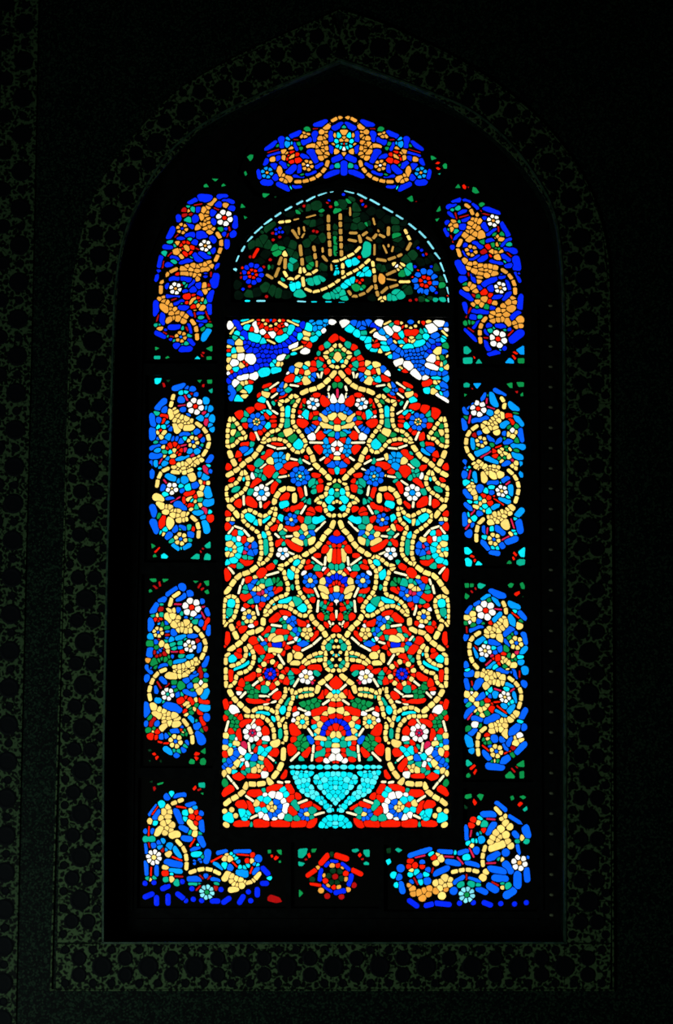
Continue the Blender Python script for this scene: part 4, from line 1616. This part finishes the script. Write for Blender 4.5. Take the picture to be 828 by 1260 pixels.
mir.read("""
Ze 160,205;185,192;212,205;205,235;162,235
Zs 232,200;305,198;265,250
Zg 165,280;192,288;168,310 495,205;545,192;545,240;525,240 572,190;635,190;635,230;590,232 605,290;628,268;630,302;608,305
Zd 220,234;234,237;240,252;226,250 565,262;590,258;585,282;570,278
""", 545, 440, 6.369)
mir.read("""
Zt 165,660;195,655;235,695;200,718;170,712 170,748;195,738;230,765;222,810;180,808 250,800;275,762;310,790;300,800 585,695;632,658;645,660;640,738;608,735
Ze 575,765;600,750;645,752;642,795;600,805;575,790
Zg 495,788;520,758;540,775;535,790
Zr 207,732;222,714;250,727;240,744 236,764;248,747;262,752;250,780 545,705;560,690;585,720;570,733 540,740;552,727;567,750;552,764
""", 545, 570, 6.369)
lor.read("""
Zg 168,175;205,175;203,212;172,212 211,178;242,178;240,205;211,210 168,290;175,250;212,275;185,305 505,190;530,172;558,180;540,212;518,210 600,180;625,165;642,195;640,222;615,222
Ze 268,190;285,172;340,188;300,222;275,215
Zd 212,235;225,230;240,250;225,255 245,212;258,207;265,227;252,230
Zr 555,265;565,250;600,235;605,255;575,280
ZG 618,278;632,275;628,292
""", 545, 690, 6.369)
lor.read("""
Ze 180,735;195,728;235,765;195,785;180,775
Zg 182,850;200,832;220,855;205,872;182,870 572,770;635,730;640,790;590,785 485,855;525,818;565,860;560,878;492,876 598,825;636,818;638,875;600,880
Zr 205,800;245,765;260,780;220,815 234,832;258,800;268,815;248,852
Zd 530,800;540,792;572,825;560,835 565,784;575,780;590,797;580,800
""", 545, 820, 6.369)
bor.read("""
Zg 420,130;425,115;455,110;458,130;432,138 482,120;495,110;520,115;505,148 652,125;668,118;675,138;658,146 698,125;720,118;735,128;720,140
ZG 418,165;438,180;430,190;420,185 22,390;45,385;45,412;25,415
Zr 460,152;468,134;485,157;472,172 688,165;705,150;720,160;700,178
Ze 715,190;738,172;742,192;725,202 65,395;80,385;105,398;85,410
Zt 18,450;40,440;48,460;30,475
""", 470, 950, 4.14)
top.read("""
Zg 22,400;48,380;75,382;72,415;50,440 0,520;15,508;28,540;12,556 145,682;210,690;165,725;148,715
ZG 235,712;250,705;260,715;245,728
""", 300, 130, 6.369)
top.read("""
Zg 698,390;720,392;752,415;705,432 790,470;810,448;828,455;828,495;805,498 510,728;555,698;566,752;545,756
Zr 730,458;755,435;778,445;762,462 735,490;755,478;782,495;760,508
Ze 750,535;780,525;770,545
Zd 572,757;587,744;600,757
""", 420, 130, 6.369)
# ------------------------------------------------------------------ the lunette: a line of script over green, outside shade put into the glass
lun = Panel(gap=1.0, halo=0.7, cap=5.0, rmax=3.6, stem=1.15, soft='Gxget', softk=0.25)
lun.read('''
sq 755,88-812,75 675,112-725,92 595,150-645,122 528,172-562,153 450,213-487,192 382,255-415,232 308,308-352,275 240,367-287,328 193,422-220,395 153,490-168,460 113,558-128,525 
sq 258,830-305,830 535,833-582,837
st 180,830-200,830 630,838-655,838 725,838-755,838
pq 95,612
nc 403,296 482,287
mo 503,280 540,271
mo 588,264 655,245
no 495,345 512,392 538,400
mo 538,328 540,385
mo 572,322 577,365 558,402
no 740,245 740,300 742,365 747,425 752,525
mo 757,552 762,625
pc 445,515
no 422,530 402,585
no 405,603 378,668
no 362,678 318,650
no 447,540 445,612
nc 437,628 475,680 535,665 555,600
nc 565,602 600,652 665,618
no 548,448 555,525
no 560,538 563,592
nc 565,668 572,732
no 640,455 652,545
mo 660,555 660,602
mo 700,465 702,502
no 700,522 730,562
nc 580,745 640,768 710,748 770,718 828,675
nc 402,700 458,738
yB 385,345 410,335 427,362 385,372 405,362
yd 410,395 362,370 365,415 210,530 345,550 320,800 575,185 640,355 662,360 755,190 735,160
yr 230,530-260,480 
yB 742,150 160,750
F 225,645 76 10 B B 38 6 r
yr 158,605
yd 150,670 300,600 205,730 150,640
pG 360,310-320,330 545,215 600,190 650,180 690,235 630,300 600,290 220,440 265,440 350,600 200,780 400,770 300,420 330,440 590,440 640,400 700,400 520,520 280,350 480,500 610,540 700,600 680,620 830,200 860,200 790,420 500,450 520,590 310,740 360,760
pg 385,470 415,470 400,500 690,230 800,180 850,170 625,580 610,600 785,390-790,440 785,460-785,510 345,600 540,220
pe 655,685 690,670 550,780 590,690 430,690 620,695 740,800 790,770 480,590 500,560
pt 500,725 535,720 490,700 795,600 805,635
pe 830,770 770,790
px 430,230 480,240 250,500 280,560 120,720 250,770 130,790 450,430 600,500 460,340 640,500 690,330 660,420 250,560 680,300 310,520 450,780 420,640 590,340 420,440 720,570 700,650 850,330
''', 270, 220, 5.52)
lun.S = [s for s in lun.S if s['kind'] == 'letter_pane' or s['a'][0] < 418.5]
lun.S = [s for s in lun.S if s['a'][0] < 418.5 or s['b'][0] < 418.5]
lun.read('''
no 45,222 45,280 47,345 50,420 53,495
nc -15,528 30,522 75,503 130,475 172,433
nc 60,538 62,615
nc 45,640 85,612 165,570 232,512
nc 250,525 262,605
no 265,608 265,660
no 267,672 285,748
pc 300,760 325,762 312,778
no 95,712 120,745 155,748
no 163,743 203,727
no 213,722 252,682
pa 310,635
mo 340,638 402,647
nc 420,656 488,655
no 358,692 412,675
no 305,728 348,690
no 338,612 398,585
pc 388,545 427,562 412,578 440,548
pw 402,556
no 275,512 338,522
no 348,515 398,498
no 408,495 437,480
no 468,455 497,402
nc 455,322 488,390
no 103,345 152,345
no 95,388 148,398
no 165,357 175,408
no 183,362 217,338
no 213,372 240,390 278,352
mo 285,322 290,342
no 290,355 328,372
no 352,305 350,362
mo 263,415 262,488
mo 318,420 325,465 345,472
mo 382,428 373,467
mo 352,415 352,437
mo 253,248 265,295
mo 106,180 108,237
sq 75,75-127,90 158,97-208,124 238,134-290,163 322,183-375,212 404,233-441,256 484,288-523,320 549,337-586,374 604,401-636,444 649,474-678,507 684,538-706,587 707,613-726,657 727,693-738,742 734,758-738,798
sq 12,76-36,72
st 35,792-70,792 210,795-235,795
pG 30,180 60,165 110,130 140,190 95,190 180,300 225,280 395,265 20,400 15,350 320,570 410,390 290,560 460,510 500,480 690,640 655,570 560,770 610,760 480,700 460,680 140,230 150,260 395,320 130,310 20,310 340,590 580,740 520,600
pg 30,200 100,140 210,285 15,470 440,600 690,675 600,775 150,690 190,690 400,360
pe 215,420-208,480 470,590 490,565 385,760 420,740 400,720 20,740 60,730 30,710 70,760 650,780 700,775 180,700 360,760
pt 95,530 140,525 165,600 205,575 225,600 180,610 20,560 20,595 90,660 125,645 75,680
yr 165,500 150,650 185,645 168,662
yd 490,775 530,770 555,720 590,480 180,140 205,175
yB 65,100 190,165 540,440 562,455 575,485 520,560 625,560 655,725
F 585,655 86 10 b b 42 6 r
yr 508,630 515,685 652,685 652,640 610,725 540,587 732,745
px 90,260 90,300 240,210 300,220 340,260 400,420 430,420 330,330 230,330 200,250 450,280 520,420 600,520 500,400 560,530 300,430 130,450 350,560 440,320 220,650 700,720 660,600 290,390 300,300 80,440 410,450 620,500 460,640 250,760 110,430
''', 410, 220, 5.175)
G = 'blue border panels round the window'
NM = 'stained_glass_panel'
ALL = [
    (cen, O_CEN, 'tall central stained glass panel of cream vines on red rising from a turquoise vase', 0.9),
    (lun, O_LUN, 'dark green arched stained glass lunette with a line of golden script', 1.0),
    (top, O_TOP, 'blue stained glass panel at the very top, above the script lunette', 1.0),
    (upl, O_UPL, 'curved blue and amber stained glass panel left of the script lunette', 1.0),
    (upr, O_UPR, 'curved blue and amber stained glass panel right of the script lunette', 1.0),
    (mil, O_MIL, 'upright blue scroll panel beside the upper left of the red central panel', 1.0),
    (mir, O_MIR, 'upright blue scroll panel beside the upper right of the red central panel', 1.0),
    (lol, O_LOL, 'upright blue scroll panel beside the lower left of the red central panel', 1.0),
    (lor, O_LOR, 'upright blue scroll panel beside the lower right of the red central panel', 1.0),
    (bol, O_BOL, 'L-shaped blue stained glass panel at the bottom left corner of the window', 1.0),
    (bor, O_BOR, 'L-shaped blue stained glass panel at the bottom right corner of the window', 1.0),
    (ros, O_ROS, 'small dark stained glass panel with a red and blue rosette below the vase', 1.0),
]
for p, o, lab, e in ALL:
    build_panel(NM, p, o, lab, 'window panel', None if p in (cen, lun, ros) else G, e)
print('STATS', STATS)
